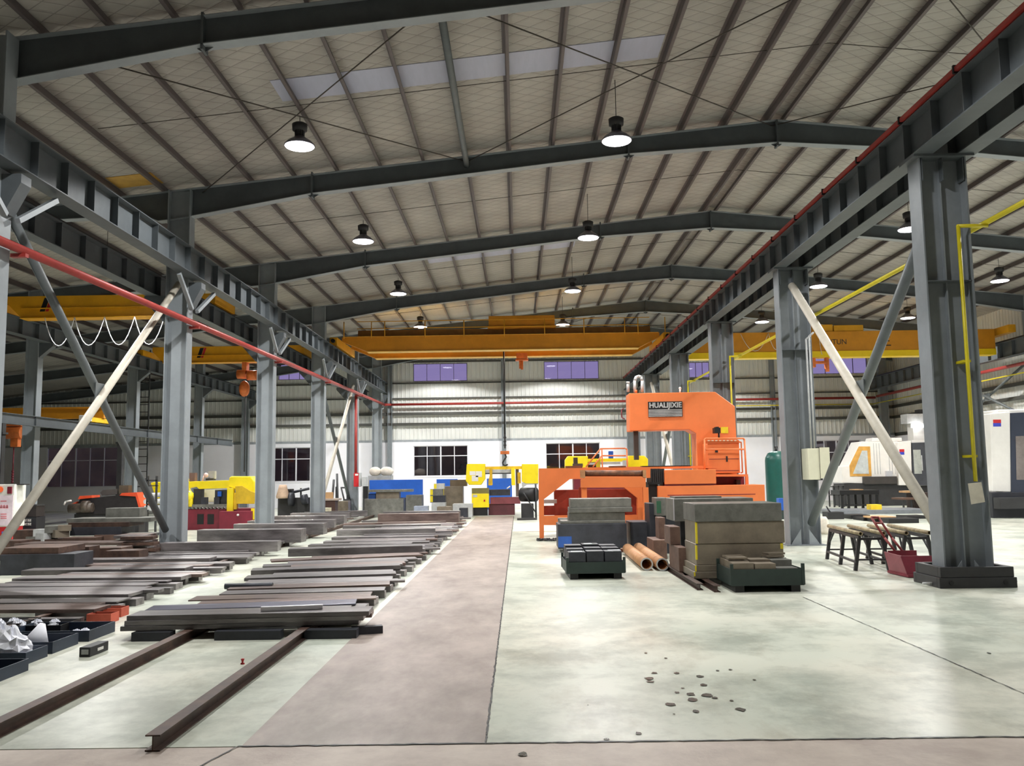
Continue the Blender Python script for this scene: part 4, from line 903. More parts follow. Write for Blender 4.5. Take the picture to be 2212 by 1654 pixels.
# access ladder platform behind
Y = 31.015; t3 = thing('access_steps', 'thin orange handrail of the access steps behind the vertical band saw', 'steps', (X(1320, 1000, Y), Y, 0))
m = MB()
for uv in ([(1268, 1030), (1266, 1008), (1297, 969), (1350, 968), (1354, 970), (1356, 1030)], [(1281, 1008), (1300, 984), (1352, 984)], [(1300, 969), (1302, 1030)]): m.tube([at(u, v, Y) for u, v in uv], .025, 8)
m.build('handrail', orange, t3)
m = MB(); m.px(1264, 1358, 1030, 1034, Y, .9); m.build('platform', orange, t3)
m = MB()
for u in (1266, 1354):
    for q in (0, .8): p = at(u, 1032, Y); m.bx(p.x - .03, p.x + .03, Y + q, Y + q + .06, 0, p.z)
m.build('leg', orange_d, t3)
m = MB(); m.px(1315, 1325, 974, 990, 34.02, .2); tag(m.build('blue_coolant_can', blue, None, .02), 'small blue can on top of the yellow saw behind the orange machine', 'can')

# ------------------------------------------------------------------ horizontal band saws
Y = 33.953; t = thing('band_saw', 'yellow horizontal band saw half hidden behind the orange machine', 'machine', (X(1312, 1000, Y), Y, 0))
P('wheel_guard', [(1221, 1008), (1221, 993), (1227, 985), (1270, 985), (1270, 1012), (1256, 1014), (1221, 1014)], Y, .5, saw_y, .02); P('wheel_guard', [(1357, 1008), (1357, 984), (1392, 984), (1400, 991), (1400, 1012), (1357, 1013)], Y, .5, saw_y, .02)
R('arch_beam', 1270, 1357, 990, 997, Y + .05, .3, saw_y); R('blade_arm', 1288, 1297, 993, 1012, Y, .2, mat('olive_arm', (196, 166, 30), .5)); R('guide_bar', 1272, 1340, 998, 1003, Y + .1, .2, ltgrey)
R('base', 1240, 1380, 1014, 1090, Y + .1, .9, maroon, 0); R('motor', 1346, 1355, 994, 1010, Y - .2, .2, ltgrey)
Y = 41.353; t = thing('band_saw', 'yellow horizontal band saw with white stickers at the walkway end', 'machine', (X(1090, 1080, Y), Y, 0))
g = P('wheel_guard', [(1008, 1003.5), (1010, 1001.5), (1048, 1001.5), (1048, 1034), (1039, 1047), (1013, 1047), (1006, 1038)], Y, .55, saw_y, .02)
m = MB()
for a in ((1014.5, 1027, 1017.5, 1026), (1027.8, 1041, 1017.5, 1030), (1019, 1033, 1027, 1039)): m.px(*a, Y - .012, .01)
m.build('sticker', white, g)
P('wheel_guard', [(1127, 1002), (1163, 1002), (1163, 1044), (1136, 1044), (1127, 1040)], Y, .55, saw_y, .02)
P('guard_skirt', [(1127, 1042), (1162, 1043), (1162, 1046), (1138, 1047), (1128, 1054)], Y + .02, .4, ltgrey)
R('arch_beam', 1048, 1127, 1007, 1013.5, Y + .1, .3, mat('saw_amber', (238, 196, 36), .45)); R('blade_guide_bar', 1048, 1104, 1014, 1021, Y + .1, .15, ltgrey); R('lower_bar', 1048, 1104, 1021, 1023.5, Y + .1, .15, dkgrey)
olive = mat('olive_yellow', (206, 164, 30), .5, var=.2)
P('blade_arm', [(1057, 1011), (1063, 1011), (1064, 1046), (1063, 1048), (1055, 1048), (1055, 1038), (1058, 1026)], Y - .05, .2, olive); P('blade_arm', [(1104, 1010), (1112, 1010), (1113, 1048), (1105, 1048)], Y - .05, .2, saw_y)
R('lift_column', 1114, 1121, 1008, 1072, Y + .2, .15, mat('column_steel', (104, 92, 84), .4)); R('guide_block', 1118, 1125, 1020, 1044, Y + .1, .15, olive)
R('panel_top', 1019, 1056, 1054, 1066, Y - .35, .4, mat('panel_top', (120, 112, 60), .6)); c = R('control_cabinet', 1019, 1056, 1066, 1096, Y - .4, .45, saw_y, None, .01); R('cabinet_base', 1021, 1053, 1096, 1112, Y - .35, .35, black, 0)
m = MB(); m.px(1021.5, 1031, 1068, 1073.5, Y - .41, .01); m.build('dial_plate', ltgrey, c); m = MB(); m.px(1045, 1048, 1079, 1083, Y - .42, .02); m.build('stop_button', redd, c)
R('vice_block', 1057, 1102, 1057, 1070, Y, .5, blockd); R('bed', 1059, 1124, 1074, 1088, Y - .15, .9, mat('bed_maroon', (122, 60, 66), .55, var=.15)); R('base', 1055, 1112, 1088, 1111, Y - .1, .9, mat('base_maroon', (84, 38, 44), .55), 0)
m = MB(); m.cyl(at(1095, 1055, Y - .1), at(1102, 1050, Y - .1), .03, 8); m.build('work_lamp', white, t)
t = thing('hydraulic_unit', 'black motor and hydraulic unit between the saw and the orange frame', 'machine', (X(1140, 1090, 37.544), 37.544, 0))
m = MB(); m.cyl(at(1127, 1068, 37.871), at(1158, 1068, 37.544), .30, 18); m.build('motor', black, t)
R('tank', 1126, 1153, 1088, 1122, 37.435, .8, dkgrey, 0); R('bracket', 1124, 1146, 1060, 1076, 37.979, .2, dkgrey)
m = MB(); m.tube([at(1131, 1064, 37.218), at(1144, 1085, 37.218), at(1158, 1108, 37.218)], .03, 6); m.tube([at(1157, 1045, 37.435), at(1158, 1120, 37.435)], .04, 6); m.build('hose', dkgrey, t)
p = at(1128, 1130, 36.891); m = MB(); m.px(1117, 1160, 1120, 1128, 36.347, .8, 0); tag(m.build('drip_tray', dkgrey), 'low dark drip tray under the black hydraulic unit', 'tray')

Y = 32.647; t = thing('band_saw', 'yellow horizontal band saw on a maroon base between the columns', 'machine', (X(440, 1080, Y), Y, 0))
P('wheel_guard', [(494, 1040), (495, 1032), (499, 1028.5), (541, 1028.5), (549, 1040), (551, 1066), (544, 1085), (509, 1085), (508, 1056), (492, 1050)], Y, .6, saw_y, .03)
P('guard_skirt', [(508, 1050), (523, 1049), (541, 1060), (551, 1064), (549, 1088), (510, 1088)], Y - .06, .07, mat('skirt_gold', (206, 170, 30), .5, var=.15), .01)
P('arch_beam', [(396, 1044), (398, 1033), (402, 1034), (404, 1040), (496, 1037), (496, 1054), (430, 1056), (424, 1051), (396, 1056)], Y + .05, .35, saw_y, .01)
P('wheel_guard', [(325, 1043), (332, 1041), (350, 1041), (398, 1046), (402, 1060), (412, 1070), (416, 1094), (340, 1094), (331, 1060)], Y + .05, .5, saw_y, .02)
m = MB(); m.cyl(at(412, 1064, Y), at(412, 1094, Y), .085, 12); m.ball(at(411, 1072, Y), (.13, .12, .16), 12, 8); m.build('guide_cylinder', saw_y, t)
R('blade_arm', 490, 503.5, 1054, 1105, Y - .12, .2, saw_y, None, .01); R('arm_slide', 504, 511, 1064, 1100, Y - .05, .2, mat('slide_gold', (220, 180, 30), .5))
R('vice_jaw', 418, 435, 1056, 1092, Y + .1, .3, dkgrey); R('vice_jaw', 464, 490, 1058, 1090, Y + .1, .3, dkgrey); R('vice_jaw', 434, 444, 1074, 1090, Y, .3, blockd); R('vice_jaw', 462, 474, 1074, 1090, Y, .3, blockd); R('coolant_jug', 470, 478, 1061, 1072, Y - .02, .1, blue)
R('bright_panel', 438, 478, 1057, 1084, Y + 1.4, .05, cream)
m = MB(); m.px(396, 492, 1089, 1095, Y - .05, 1.1)
for k in range(12): m.px(398 + k*8, 402 + k*8, 1095, 1099, Y - .05, .1)
m.build('roller_bed', block, t)
R('base', 396, 545, 1099, 1148, Y, 1.2, maroon, 0); R('base', 473, 543, 1104, 1150, Y - .35, .34, mat('base_wine', (122, 30, 50), .5, var=.12), 0, .01)
m = MB()
for u in (426, 448): m.px(u, u + 14, 1110, 1132, Y - .012, .01)
m.build('base_opening', black, t)
R('side_post', 542, 548, 1098, 1122, Y - .2, .1, saw_y); m = MB(); m.ball(at(514, 1112, Y - .37), (.05, .03, .04), 8, 6); m.build('drain_cap', white, t)
R('motor', 409, 421, 1021, 1040, Y + .1, .25, mat('motor_rust', (120, 94, 84), .5)); R('junction_box', 450, 464, 1017, 1034, Y + .3, .2, ltgrey); R('junction_foot', 444, 460, 1033, 1037, Y + .2, .3, dkgrey)
m = MB(); m.tube([at(437, 1040, Y + .1), at(441, 1027, Y + .1), at(447, 1025, Y + .1)], .03, 8); m.ball(at(445, 1026, Y + .1), (.09, .07, .09), 8, 6); m.build('work_lamp', mat('lamp_pink', (226, 190, 178), .5), t)

Y = 30.471; t = thing('red_band_saw', 'old black and red band saw with its cover open behind the rusty pile', 'machine', (X(230, 1080, Y), Y, 0))
sred = mat('saw_red', (214, 78, 44), .45, var=.1)
P('body', [(165, 1096), (172, 1078), (258, 1069), (294, 1068), (300, 1098), (298, 1110), (164, 1110)], Y, .7, mat('saw_black', (30, 26, 28), .6, var=.4, scale=6), .01)
P('top_cover', [(168, 1078), (172, 1071), (198, 1069.5), (198, 1075), (170, 1078)], Y - .05, .6, sred); P('wheel_cover', [(258, 1070), (263, 1064.5), (295, 1063), (304, 1093), (300, 1098), (293, 1072)], Y - .06, .7, sred)
P('front_cover', [(146, 1105), (152, 1089), (166, 1083), (160, 1092), (153, 1106)], Y - .1, .5, sred)
P('motor', [(216, 1064), (222, 1058), (253, 1055.5), (253, 1067), (220, 1070)], Y + .1, .35, mat('motor_dull', (72, 66, 64), .6)); R('gearbox', 257, 277, 1048, 1066, Y + .1, .3, mat('gear_brown', (84, 72, 58), .6))
R('base', 160, 300, 1109, 1140, Y + .05, .8, dkgrey, 0)
m = MB(); m.cyl(at(150, 1098, Y - .15), at(200, 1096, Y - .15), .16, 12); m.cyl(at(178, 1094, Y - .2), at(192, 1094, Y - .2), .2, 12); m.build('drive_gear', mat('gear_grime', (76, 66, 58), .5, var=.4, scale=8), t)
m = MB(); m.tube([at(138, 1090, Y), at(142, 1083, Y), at(154, 1081, Y)], .03, 8); m.build('work_lamp', white, t)
# ------------------------------------------------------------------ steel blocks, tubes and trays on the pale floor
def blk(u0, u1, v0, v1, Y, d, m_, lab, z0=None, grp='steel blocks before the orange saw', name='steel_block'):
    return pb(name, u0, u1, v0, v1, Y, d, m_, lab, 'steel block', z0, grp, bev=.012)
Y = 21.003
for x in (1226, 1335):
    xx = X(x, 1185, Y); m = MB(); m.bx(xx - .06, xx + .06, Y + .02, Y + 1.0, 0, .1); tag(m.build('packing_bar', blockd), 'packing bar under the blue marked block, %s side' % ('walkway' if x < 1300 else 'tube'), 'packing bar')
b = blk(1205.5, 1354, 1131, 1189, Y, 1.0, blockd, 'dark block with a blue paint patch at the bottom of the stepped stack', .1)
m = MB(); m.px(1205.8, 1235, 1158.5, 1182, Y - .004, .003); m.build('blue_patch', bluepaint, b)['label'] = 'blue paint patch'
zt = Zp(1280, 1131, Y)
def stk(u0, u1, v0, v1, dy, d, m_, lab):
    global zt
    m = MB(); h = (v1 - v0)*(Y + dy)/F; m.bx(X(u0, v0, Y + dy), X(u1, v0, Y + dy), Y + dy, Y + dy + d, zt, zt + h); zt += h
    return tag(m.build('steel_block', m_, None, .01), lab, 'steel block', 'steel blocks before the orange saw')
stk(1211, 1351, 1124.5, 1131, .05, .8, block, 'thin grey slab directly on the blue marked block')
stk(1229, 1350, 1107.5, 1124.5, .1, .7, block, 'tall grey block in the middle of the stepped stack')
stk(1230, 1366, 1097, 1107.5, .05, .75, block, 'grey slab overhanging toward the tubes in the stepped stack')
stk(1232, 1363.5, 1078, 1097, .08, .7, block, 'topmost slab of the stepped grey stack')
pb('steel_block', 1206, 1228, 1119, 1131, 22.2, .3, block, 'small pale slab behind the blue marked block by the orange leg', 'steel block', None, 'steel blocks before the orange saw')
m = MB(); m.px(1206, 1228, 1131, 1189, 22.2, .3, 0); tag(m.build('steel_block', blockd), 'dark upright block behind the blue marked one by the orange leg', 'steel block', 'steel blocks before the orange saw')
blk(1362, 1410, 1127, 1186, 21.3, .9, blockd, 'black block standing between stepped stack and brown tubes', 0)
blk(1403, 1417, 1087, 1150, 20.85, .8, blockd, 'tall dark block behind the upright rusty blocks', 0)
g = blk(1418, 1444, 1075, 1114, 20.45, .7, block, 'grey block with a green painted end behind the large stack', None)
m = MB(); m.px(1418.5, 1428, 1082, 1108, 20.446, .003); m.build('green_patch', mat('green_marker', (44, 92, 66), .6), g)
blk(1424, 1470, 1114, 1190, 20.5, .6, blockd, 'dark block carrying the green ended one', 0)
blk(1412, 1441, 1166, 1203, 19.2, 1.0, blockr, 'low rusty block lying beside the brown tubes', 0)
zt2 = Zp(1420, 1166, 19.2)
m = MB(); m.bx(X(1423, 1130, 19.5), X(1437, 1130, 19.5), 19.5, 20.0, zt2 + .001, zt2 + .46); tag(m.build('steel_block', blockr, None, .01), 'upright rusty block standing on the low one by the tubes', 'steel block', 'steel blocks before the orange saw')
blk(1466, 1484, 1182, 1209, 15.779, 1.0, blockr, 'rusty block at the near end of the skids beside the tubes', .1)
zt3 = Zp(1470, 1182, 15.779)
m = MB(); m.bx(X(1447, 1140, 16.324), X(1469, 1140, 16.324), 16.324, 16.976, zt3 + .002, zt3 + .33); tag(m.build('steel_block', blockr, None, .01), 'upright brown block behind the near rusty block', 'steel block', 'steel blocks before the orange saw')
# the large stack
Y = 14.8; y0 = Y; xL, xR = X(1505, 1150, Y), X(1694, 1150, Y)
def big(v0, v1, dl, dr, dy, d, m_, lab):
    m = MB(); m.bx(xL + dl, xR + dr, y0 + dy, y0 + dy + d, Zp(1600, v1, Y) if not lab.startswith('lowest') else .1, Zp(1600, v0, Y)); return tag(m.build('steel_block', m_, None, .01), lab, 'steel block', 'blocks of the large stack')
s = big(1233.5, 1243.5, -.07, -.4, 0, 1.2, blockb, 'lowest yellow edged plate under the large stack')
s2 = big(1219.5, 1233.5, -.045, -.4, .02, 1.1, blockb, 'second yellow edged plate under the large stack')
s3 = big(1174, 1219.5, -.01, -.01, .05, 1.0, blockb, 'brown block with yellow corner marks, lowest full block of the large stack')
s4 = big(1126, 1174, 0, .02, .04, 1.0, blockb, 'brown block with a yellow edge stripe in the middle of the large stack')
s5 = big(1087, 1126, -.015, -.02, .02, 1.05, block, 'grey top block of the large stack with pale upper face')
for o, z0, z1, dx in ((s4, 1127, 1173, 0), (s3, 1177, 1208, -.01)):
    m = MB(); xx = xL + dx; m.bx(xx - .004, xx - .001, y0 + .05, y0 + .11, Zp(1600, z1, Y), Zp(1600, z0, Y)); m.bx(xx - .003, xx + .02, y0 + (.036 if o is s4 else .046), y0 + (.039 if o is s4 else .049), Zp(1600, z1, Y), Zp(1600, z0, Y)); m.build('yellow_edge', yellowpaint, o)['label'] = 'yellow paint stripe'
m = MB(); m.bx(xR - .06, xR - .012, y0 + .046, y0 + .049, Zp(1600, 1187, Y), Zp(1600, 1175, Y)); m.build('yellow_corner', yellowpaint, s3)
for o, a, b_, dx in ((s, 1234, 1243, -.07), (s2, 1220, 1233, -.045)):
    m = MB(); m.bx(xL + dx, xL + dx + .025, y0 + (0 if o is s else .02) - .004, y0 + (0 if o is s else .02) - .001, Zp(1600, b_, Y), Zp(1600, a, Y)); m.build('yellow_edge', yellowpaint, o)
F_ = blk(1457, 1628, 1076, 1125, 16.759, 1.0, block, 'long grey block with a painted corner highlight behind the large stack', None)
m = MB(); m.px(1452, 1458, 1078, 1125, 16.753, .004); zz = Zp(1540, 1125, 16.759)
m = MB(); xx = X(1457, 1100, 16.759); m.bx(xx - .004, xx - .001, 16.77, 16.868, Zp(1457, 1124, 16.759), Zp(1457, 1077, 16.759)); m.build('corner_highlight', chrome, F_)  # edge highlight put in as a bright strip on the corner
m = MB(); m.bx(X(1475, 1125, 16.868), X(1620, 1125, 16.868), 17.14, 17.738, 0, zz - .001); tag(m.build('steel_block', blockd), 'dark support block under the long grey block', 'steel block', 'steel blocks before the orange saw')
m = MB(); zz = Zp(1540, 1076, 16.759); m.bx(X(1480, 1070, 16), X(1588, 1070, 16), 17.085, 17.629, zz + .001, zz + .03); tag(m.build('steel_slab', block), 'thin slab lying on the long grey block behind the large stack', 'steel slab')
for xx, y1, lab in ((X(1500, 1250, 14.582), 19.153, 'rusty I-beam skid under the large stack, tube side'), (X(1540, 1240, 14.147), 17.956, 'rusty I-beam skid under the large stack with its end sticking out')):
    m = MB(); m.ibeam((xx, 13.875 if 'end' in lab else 14.147, .05), (xx - .0, y1, .05), .1, .1, .01, .012); tag(m.build('floor_skid', rust), lab, 'skid', 'skids under the large stack')
m = MB(); m.ibeam((X(1474, 1212, 15.78), 15.3, .05), (X(1461, 1190, 17.5), 17.6, .05), .1, .1, .01, .012); tag(m.build('floor_skid', rust), 'rusty skid under the rusty blocks beside the tubes', 'skid', 'skids under the large stack')
for (u, v), (u1, v1), lab in (((1397.5, 1217), (1357, 1180), 'thick brown steel tube, walkway side one of the pair'), ((1431.5, 1218), (1379, 1175), 'thick brown steel tube, large stack side one of the pair')):
    p = fl(u, v + 15); q = Vector((p.x + .14, 20.5 if u < 1400 else 20.7, .122)); p.z = .122
    q.x = X(u1, v1, q.y); q.x = min(q.x, p.x + .06)
    tb = MB(); tb.hollow(p, q, .12, .094, 28); o = tb.build('steel_tube', tube_b); tag(o, lab, 'tube', 'pair of brown tubes')
    e = MB(); e.hollow(p - Vector((0, .003, 0)), p - Vector((0, .0005, 0)), .12, .094, 28); e.build('cut_face', ltgrey, o)
def pallet_tray(u, v, Wd, D, rz, lab, boxes, cat='tray'):
    c = fl(u, v); t = thing('pallet_tray', lab, cat, (c.x, c.y, 0)); w = .015; zb, h = .10, (.35 if u < 1400 else .40)
    def tr(x, y): return c.x + x*math.cos(rz) - y*math.sin(rz), c.y + x*math.sin(rz) + y*math.cos(rz)
    def bb(name, x0, x1, y0, y1, z0, z1, m_, par=t, bev=0):
        k = MB(); P = [tr(x0, y0), tr(x1, y0), tr(x1, y1), tr(x0, y1)]; k.hexa([(*p, z0) for p in P] + [(*p, z1) for p in P]); return k.build(name, m_, par, bev)
    bb('bottom', 0, Wd, 0, D, zb, zb + .015, green_d)
    bb('side_wall', 0, Wd, 0, w, zb + .015, h - .05, green_d); bb('side_wall', 0, Wd, D - w, D, zb + .015, h - .05, green_d); bb('side_wall', 0, w, w, D - w, zb + .015, h - .05, green_d); bb('side_wall', Wd - w, Wd, w, D - w, zb + .015, h - .05, green_d)
    for x in (-.01, Wd - .035):
        for y in (-.01, D - .035): bb('corner_post', x, x + .045, y, y + .045, zb + .01, h + .03, green_d)
    for x in (.06, Wd - .2): bb('runner', x, x + .14, .02, D - .02, 0, zb - .001, black)
    bb('runner', .201, Wd - .201, D - .14, D - .02, 0, zb - .001, black)  # added cross piece: blocks the see-through gap so it stays dark
    for k, (x0, x1, y0, y1, hh, mm, lb) in enumerate(boxes):
        o = bb('machined_block', x0, x1, y0, y1, zb + .016, hh, mm, None, .004) if False else None
        P = [tr(x0, y0), tr(x1, y0), tr(x1, y1), tr(x0, y1)]; kk = MB(); kk.hexa([(*p, zb + .016) for p in P] + [(*p, hh) for p in P])
        tag(kk.build('machined_block', mm, None, .004), lb, 'steel block', 'blocks in the ' + ('tray by the tubes' if u < 1400 else 'tray by the large stack'))
    return c, tr
r = random.Random(4); bl = []
names = ['front', 'middle', 'rear']
for j in range(3):
    for k in range(3):
        bl.append((.04 + k*.32, .34 + k*.32, .03 + j*.36, .37 + j*.36, (.46 if j == 0 else .49) + .05*r.random() + (.02 if k == 1 else 0), blockd, 'dark block in the tube side tray, %s row, %s from the walkway' % (names[j], ORD[k])))
c, tr = pallet_tray(1225, 1252, 1.03, 1.15, .03, 'dark green steel tray of dark blocks near the brown tubes', bl)
for k, (x, y, z, w) in enumerate([(.12, .15, .0, .2), (.72, .2, .0, .22), (.4, .86, .0, .14)]):
    b_ = bl[[0, 2, 7][k]]; px_, py_ = tr(x + (.0 if k != 1 else .08), y); m = MB(); m.box((px_ + .07, py_ + .02, b_[4] + .004), (w, .12, .006), .1*k); tag(m.build('tally_slip', paper), 'white paper slip on the dark blocks of the tray by the tubes', 'paper', 'slips in the tray by the tubes')
bl = []
for j in range(3):
    for k in range(3):
        top = [.44, .43, .36][k] if j == 0 else .44 + .05*r.random()
        bl.append((.04 + k*.34, .36 + k*.34, .03 + j*.3, .32 + j*.3, top, [blockb, blockb, block][k], 'pale topped block in the stack side tray, %s row, %s from the tubes' % (names[j], ORD[k])))
c, tr = pallet_tray(1581, 1280, 1.12, .96, .0, 'dark green steel tray of pale topped blocks beside the large stack', bl)
for k, (x, y) in enumerate([(.2, .45), (.22, .75), (.85, .7), (.88, .76)]):
    z = max(b_[4] for b_ in bl) + .002 + (.035 if k == 3 else 0); px_, py_ = tr(x, y); m = MB(); m.box((px_, py_, z + .015), (.3, .2, .03), .1*k)
    tag(m.build('flat_piece', blockb), 'flat steel piece on the pale blocks in the stack side tray', 'steel piece', 'flat pieces on the tray blocks')
# ------------------------------------------------------------------ roller stools, scoop, column guard
def stool(dx, lab):
    t = thing('roller_stool', lab, 'stool', (6.47 + dx, 17.629, 0), 'roller stools'); z = .64
    fl_ = Vector((6.17 + dx, 16.487)); fr_ = Vector((6.79 + dx, 16.487)); bl_ = Vector((6.42 + dx, 18.772)); br_ = Vector((7.04 + dx, 18.772))
    top = lambda s, q: Vector((*(fl_.lerp(bl_, q) if s == 0 else fr_.lerp(br_, q)), 0))
    ins = .1
    for s in (0, 1):
        sg = 1 if s == 0 else -1
        a, b = top(s, 0) + Vector((ins*sg, -.06, z + .04)), top(s, 1) + Vector((ins*sg, .06, z + .04))
        k = MB(); k.hollow(a, b, .038, .028, 14); k.build('top_tube', tanpipe, t)
        k = MB(); k.bar(a - Vector((0, -.06, .075)), b - Vector((0, .06, .075)), .05, .06); k.build('top_rail', dkgrey, t)
        k = MB(); k.bar(top(s, 0) + Vector((.02*sg, 0, .16)), top(s, 1) + Vector((.02*sg, 0, .16)), .04, .04); k.build('foot_rail', dkgrey, t)
        for q in (.02, .5, .98):
            k = MB(); p = top(s, q); k.bar(p + Vector((0, 0, .0)), p + Vector((ins*sg, 0, z - .04)), .06, .055); k.build('leg', dkgrey, t)
            k = MB(); k.bar(p + Vector((ins*sg*.55, 0, .32)), p + Vector((ins*sg, .22 if q < .9 else -.22, z - .05)), .03, .03); k.build('leg_brace', dkgrey, t)
    for q in (.02, .5, .98):
        k = MB(); k.bar(top(0, q) + Vector((ins, 0, z - .06)), top(1, q) + Vector((-ins, 0, z - .06)), .045, .045); k.build('cross_bar', dkgrey, t)
        if q != .5: k = MB(); k.bar(top(0, q) + Vector((.03, 0, .2)), top(1, q) + Vector((-.03, 0, .2)), .03, .03); k.build('cross_bar', dkgrey, t)
    return t
stool(0, 'black roller stool with two tan tubes nearer the broad braced column'); stool(.84, 'black roller stool with two tan tubes behind the maroon scoop')
t = thing('scoop_cart', 'maroon sheet steel scoop cart with a long bent handle', 'cart', (6.9, 15.235, 0))
Y0 = 15.344; xa, xb = X(1962, 1245, Y0), X(2016, 1240, Y0) + .06; xc = X(1929, 1225, Y0 + .5)
m = MB(); m.hexa([(xa, Y0, .01), (xb, Y0, .01), (xb, Y0 + .75, .01), (xc - .0, Y0 + .75, .01), (xa, Y0, .05), (xb, Y0, .05), (xb, Y0 + .75, .05), (xc, Y0 + .75, .05)]); m.build('base', maroon, t)
m = MB(); m.hexa([(xa, Y0 + .03, .05), (xb, Y0 + .03, .05), (xb, Y0 + .05, .05), (xa, Y0 + .05, .05), (xa - .06, Y0 + .12, .36), (xb, Y0 + .12, .36), (xb, Y0 + .14, .36), (xa - .06, Y0 + .14, .36)]); m.build('front_plate', maroon, t)
m = MB(); m.hexa([(xc + .02, Y0 + .72, .05), (xa + .02, Y0 + .04, .05), (xa + .035, Y0 + .05, .05), (xc + .04, Y0 + .72, .05), (xc - .03, Y0 + .78, .38), (xa - .05, Y0 + .13, .36), (xa - .035, Y0 + .14, .36), (xc - .01, Y0 + .78, .38)]); m.build('side_plate', mat('scoop_pink', (138, 74, 82), .5), t)
m = MB(); m.bx(xc + .02, xb, Y0 + .72, Y0 + .74, .05, .4); m.build('back_plate', maroon, t)
m = MB(); q = Y0 + .74
for o_ in (0, .13): m.tube([(xc + .16 + o_, q, .38), (xc + .02 + o_, q + .1, .62), (xc - .14 + o_, q + .25, .98)], .022, 8)
m.cyl((xc - .14, q + .25, .98), (xc - .01, q + .25, .98), .022, 8); m.cyl((xc - .09, q + .18, .88), (xc + .04, q + .18, .88), .018, 8); m.build('handle', mat('handle_maroon', (128, 48, 48), .5), t)
t = thing('column_guard', 'dark square tube guard frame around the foot of the nearest broad column', 'column guard', (XRC, FR[1], 0))
gx, gy = XRC, FR[1]
def ring(x0, x1, y0, y1, z0, z1, w, nm):
    for a, b, c_, d in ((x0, x1, y0, y0 + w), (x0, x1, y1 - w, y1), (x0, x0 + w, y0 + w, y1 - w), (x1 - w, x1, y0 + w, y1 - w)):
        k = MB(); k.bx(a, b, c_, d, z0, z1); k.build(nm, dkgrey, t, .006)
ring(gx - .60, gx + .60, gy - .46, gy + .46, .002, .16, .09, 'lower_tube'); ring(gx - .57, gx + .57, gy - .44, gy + .44, .162, .32, .09, 'upper_tube')
m = MB()
m.cyl((gx - .42, gy - .475, .085), (gx - .42, gy - .459, .085), .035, 10); m.build('tube_hole', black, t); m = MB(); m.cyl((gx + .42, gy - .475, .085), (gx + .42, gy - .459, .085), .035, 10)
m.build('tube_hole', black, t)
m = MB(); m.cyl((gx - .75, gy - .2, .05), (gx - .6, gy - .2, .05), .02, 8); m.cyl((gx + .6, gy - .3, .08), (gx + .68, gy - .3, .08), .02, 8); m.build('locking_pin', ltgrey, t)

# ------------------------------------------------------------------ machining bay
Y = 33.191; t = thing('machining_center', 'tall white machining center with navy doors at the picture edge', 'machine', (20.894, Y, 0))
navyd = mat('navy_door', (40, 48, 66), .4, var=.06)
P('white_panel', [(2139, 893), (2182, 889), (2184, 1062), (2144, 1061)], Y, .5, white, .02); m = MB(); m.bx(X(2139, 900, Y) + .3, 23.941, Y + .05, Y + 2.6, .6, Zp(2180, 884, Y)); m.build('housing', white, t, .03)
P('door', [(2184, 892), (2300, 886), (2300, 1064), (2185, 1064)], Y - .04, .08, navyd); P('door_window', [(2194, 942), (2220, 941), (2222, 1036), (2196, 1036)], Y - .05, .012, mat('door_glass', (120, 112, 108), .15))
R('base', 2144, 2330, 1062, 1118, Y - .1, 2.4, mat('machine_base', (38, 40, 48), .5), 0, .02); R('chip_tray', 2160, 2330, 1074, 1098, Y - .6, .45, dkgrey)
def logo(u0, u1, v0, v1, Y, par):
    vm = (v0 + v1)/2; k = MB(); k.px(u0, u1, v0, vm, Y - .008, .006); k.build('red_mark', redd, par); k = MB(); k.px(u0, u1, vm, v1, Y - .008, .006); k.build('blue_mark', mat('mark_blue', (50, 62, 180), .5), par)
logo(2145.5, 2162.5, 906, 921, Y, t)
Y = 36.565; t = thing('control_console', 'pale green operator console with dark screen beside the tall machining center', 'console', (X(2125, 1050, Y), Y, 0))
R('body', 2112, 2144, 944, 1052, Y, .8, mat('pale_green', (206, 212, 200), .45), None, .02); R('head', 2112, 2144, 925, 944, Y, .9, mat('head_slate', (78, 84, 96), .5), None, .02); R('screen', 2126, 2146, 978, 1036, Y - .02, .015, black); R('base', 2118, 2146, 1052, 1098, Y, .8, navy, 0)
m = MB(); m.px(2121, 2127, 988, 1103, Y - .3, .08, .06); m.build('blue_post', blue, t)
pb('carton', 2129, 2146, 1074, 1086, 35.476, .4, card, 'small carton at the foot of the operator console', 'carton', None); pb('white_bag', 2125, 2148, 1093, 1104, 35.259, .4, paper, 'white bag on the floor by the operator console', 'bag', 0)
m = MB(); m.px(2129, 2146, 1086, 1098, 35.476, .4, 0); tag(m.build('carton_stand', dkgrey), 'dark stand under the small carton by the console', 'stand')
Y = 45.706; t = thing('milling_machine', 'white milling machine with sloped hood and amber framed window', 'machine', (X(1910, 1050, Y), Y, 0))
P('hood', [(1820, 1043), (1818, 1007), (1834, 1005.5), (1860, 953.5), (1940, 953), (1940, 1046)], Y, 1.4, white, .03); P('roof_box', [(1883, 953), (1885, 945.5), (1948, 945), (1949, 953)], Y + .3, .9, white, .02)
P('window_surround', [(1835, 1005), (1855, 964), (1879.5, 964), (1883, 1028), (1836.6, 1028.6)], Y - .02, .018, mat('amber_frame', (206, 156, 76), .5)); P('hood_window', [(1842.5, 1023), (1862, 973), (1873.5, 973), (1877, 1023)], Y - .03, .008, mat('hood_glass', (190, 196, 196), .2))
m = MB()
for u in (1888, 1894, 1900, 1920, 1926, 1932): m.px(u, u + 1.2, 957, 1024, Y - .012, .011)
m.build('hood_rib', ltgrey, t)
P('door_panel', [(1939, 954), (1968, 952), (1971, 1048), (1942, 1048)], Y - .3, .6, white, .03); logo(1943, 1953.5, 970, 981.7, Y - .3, t)
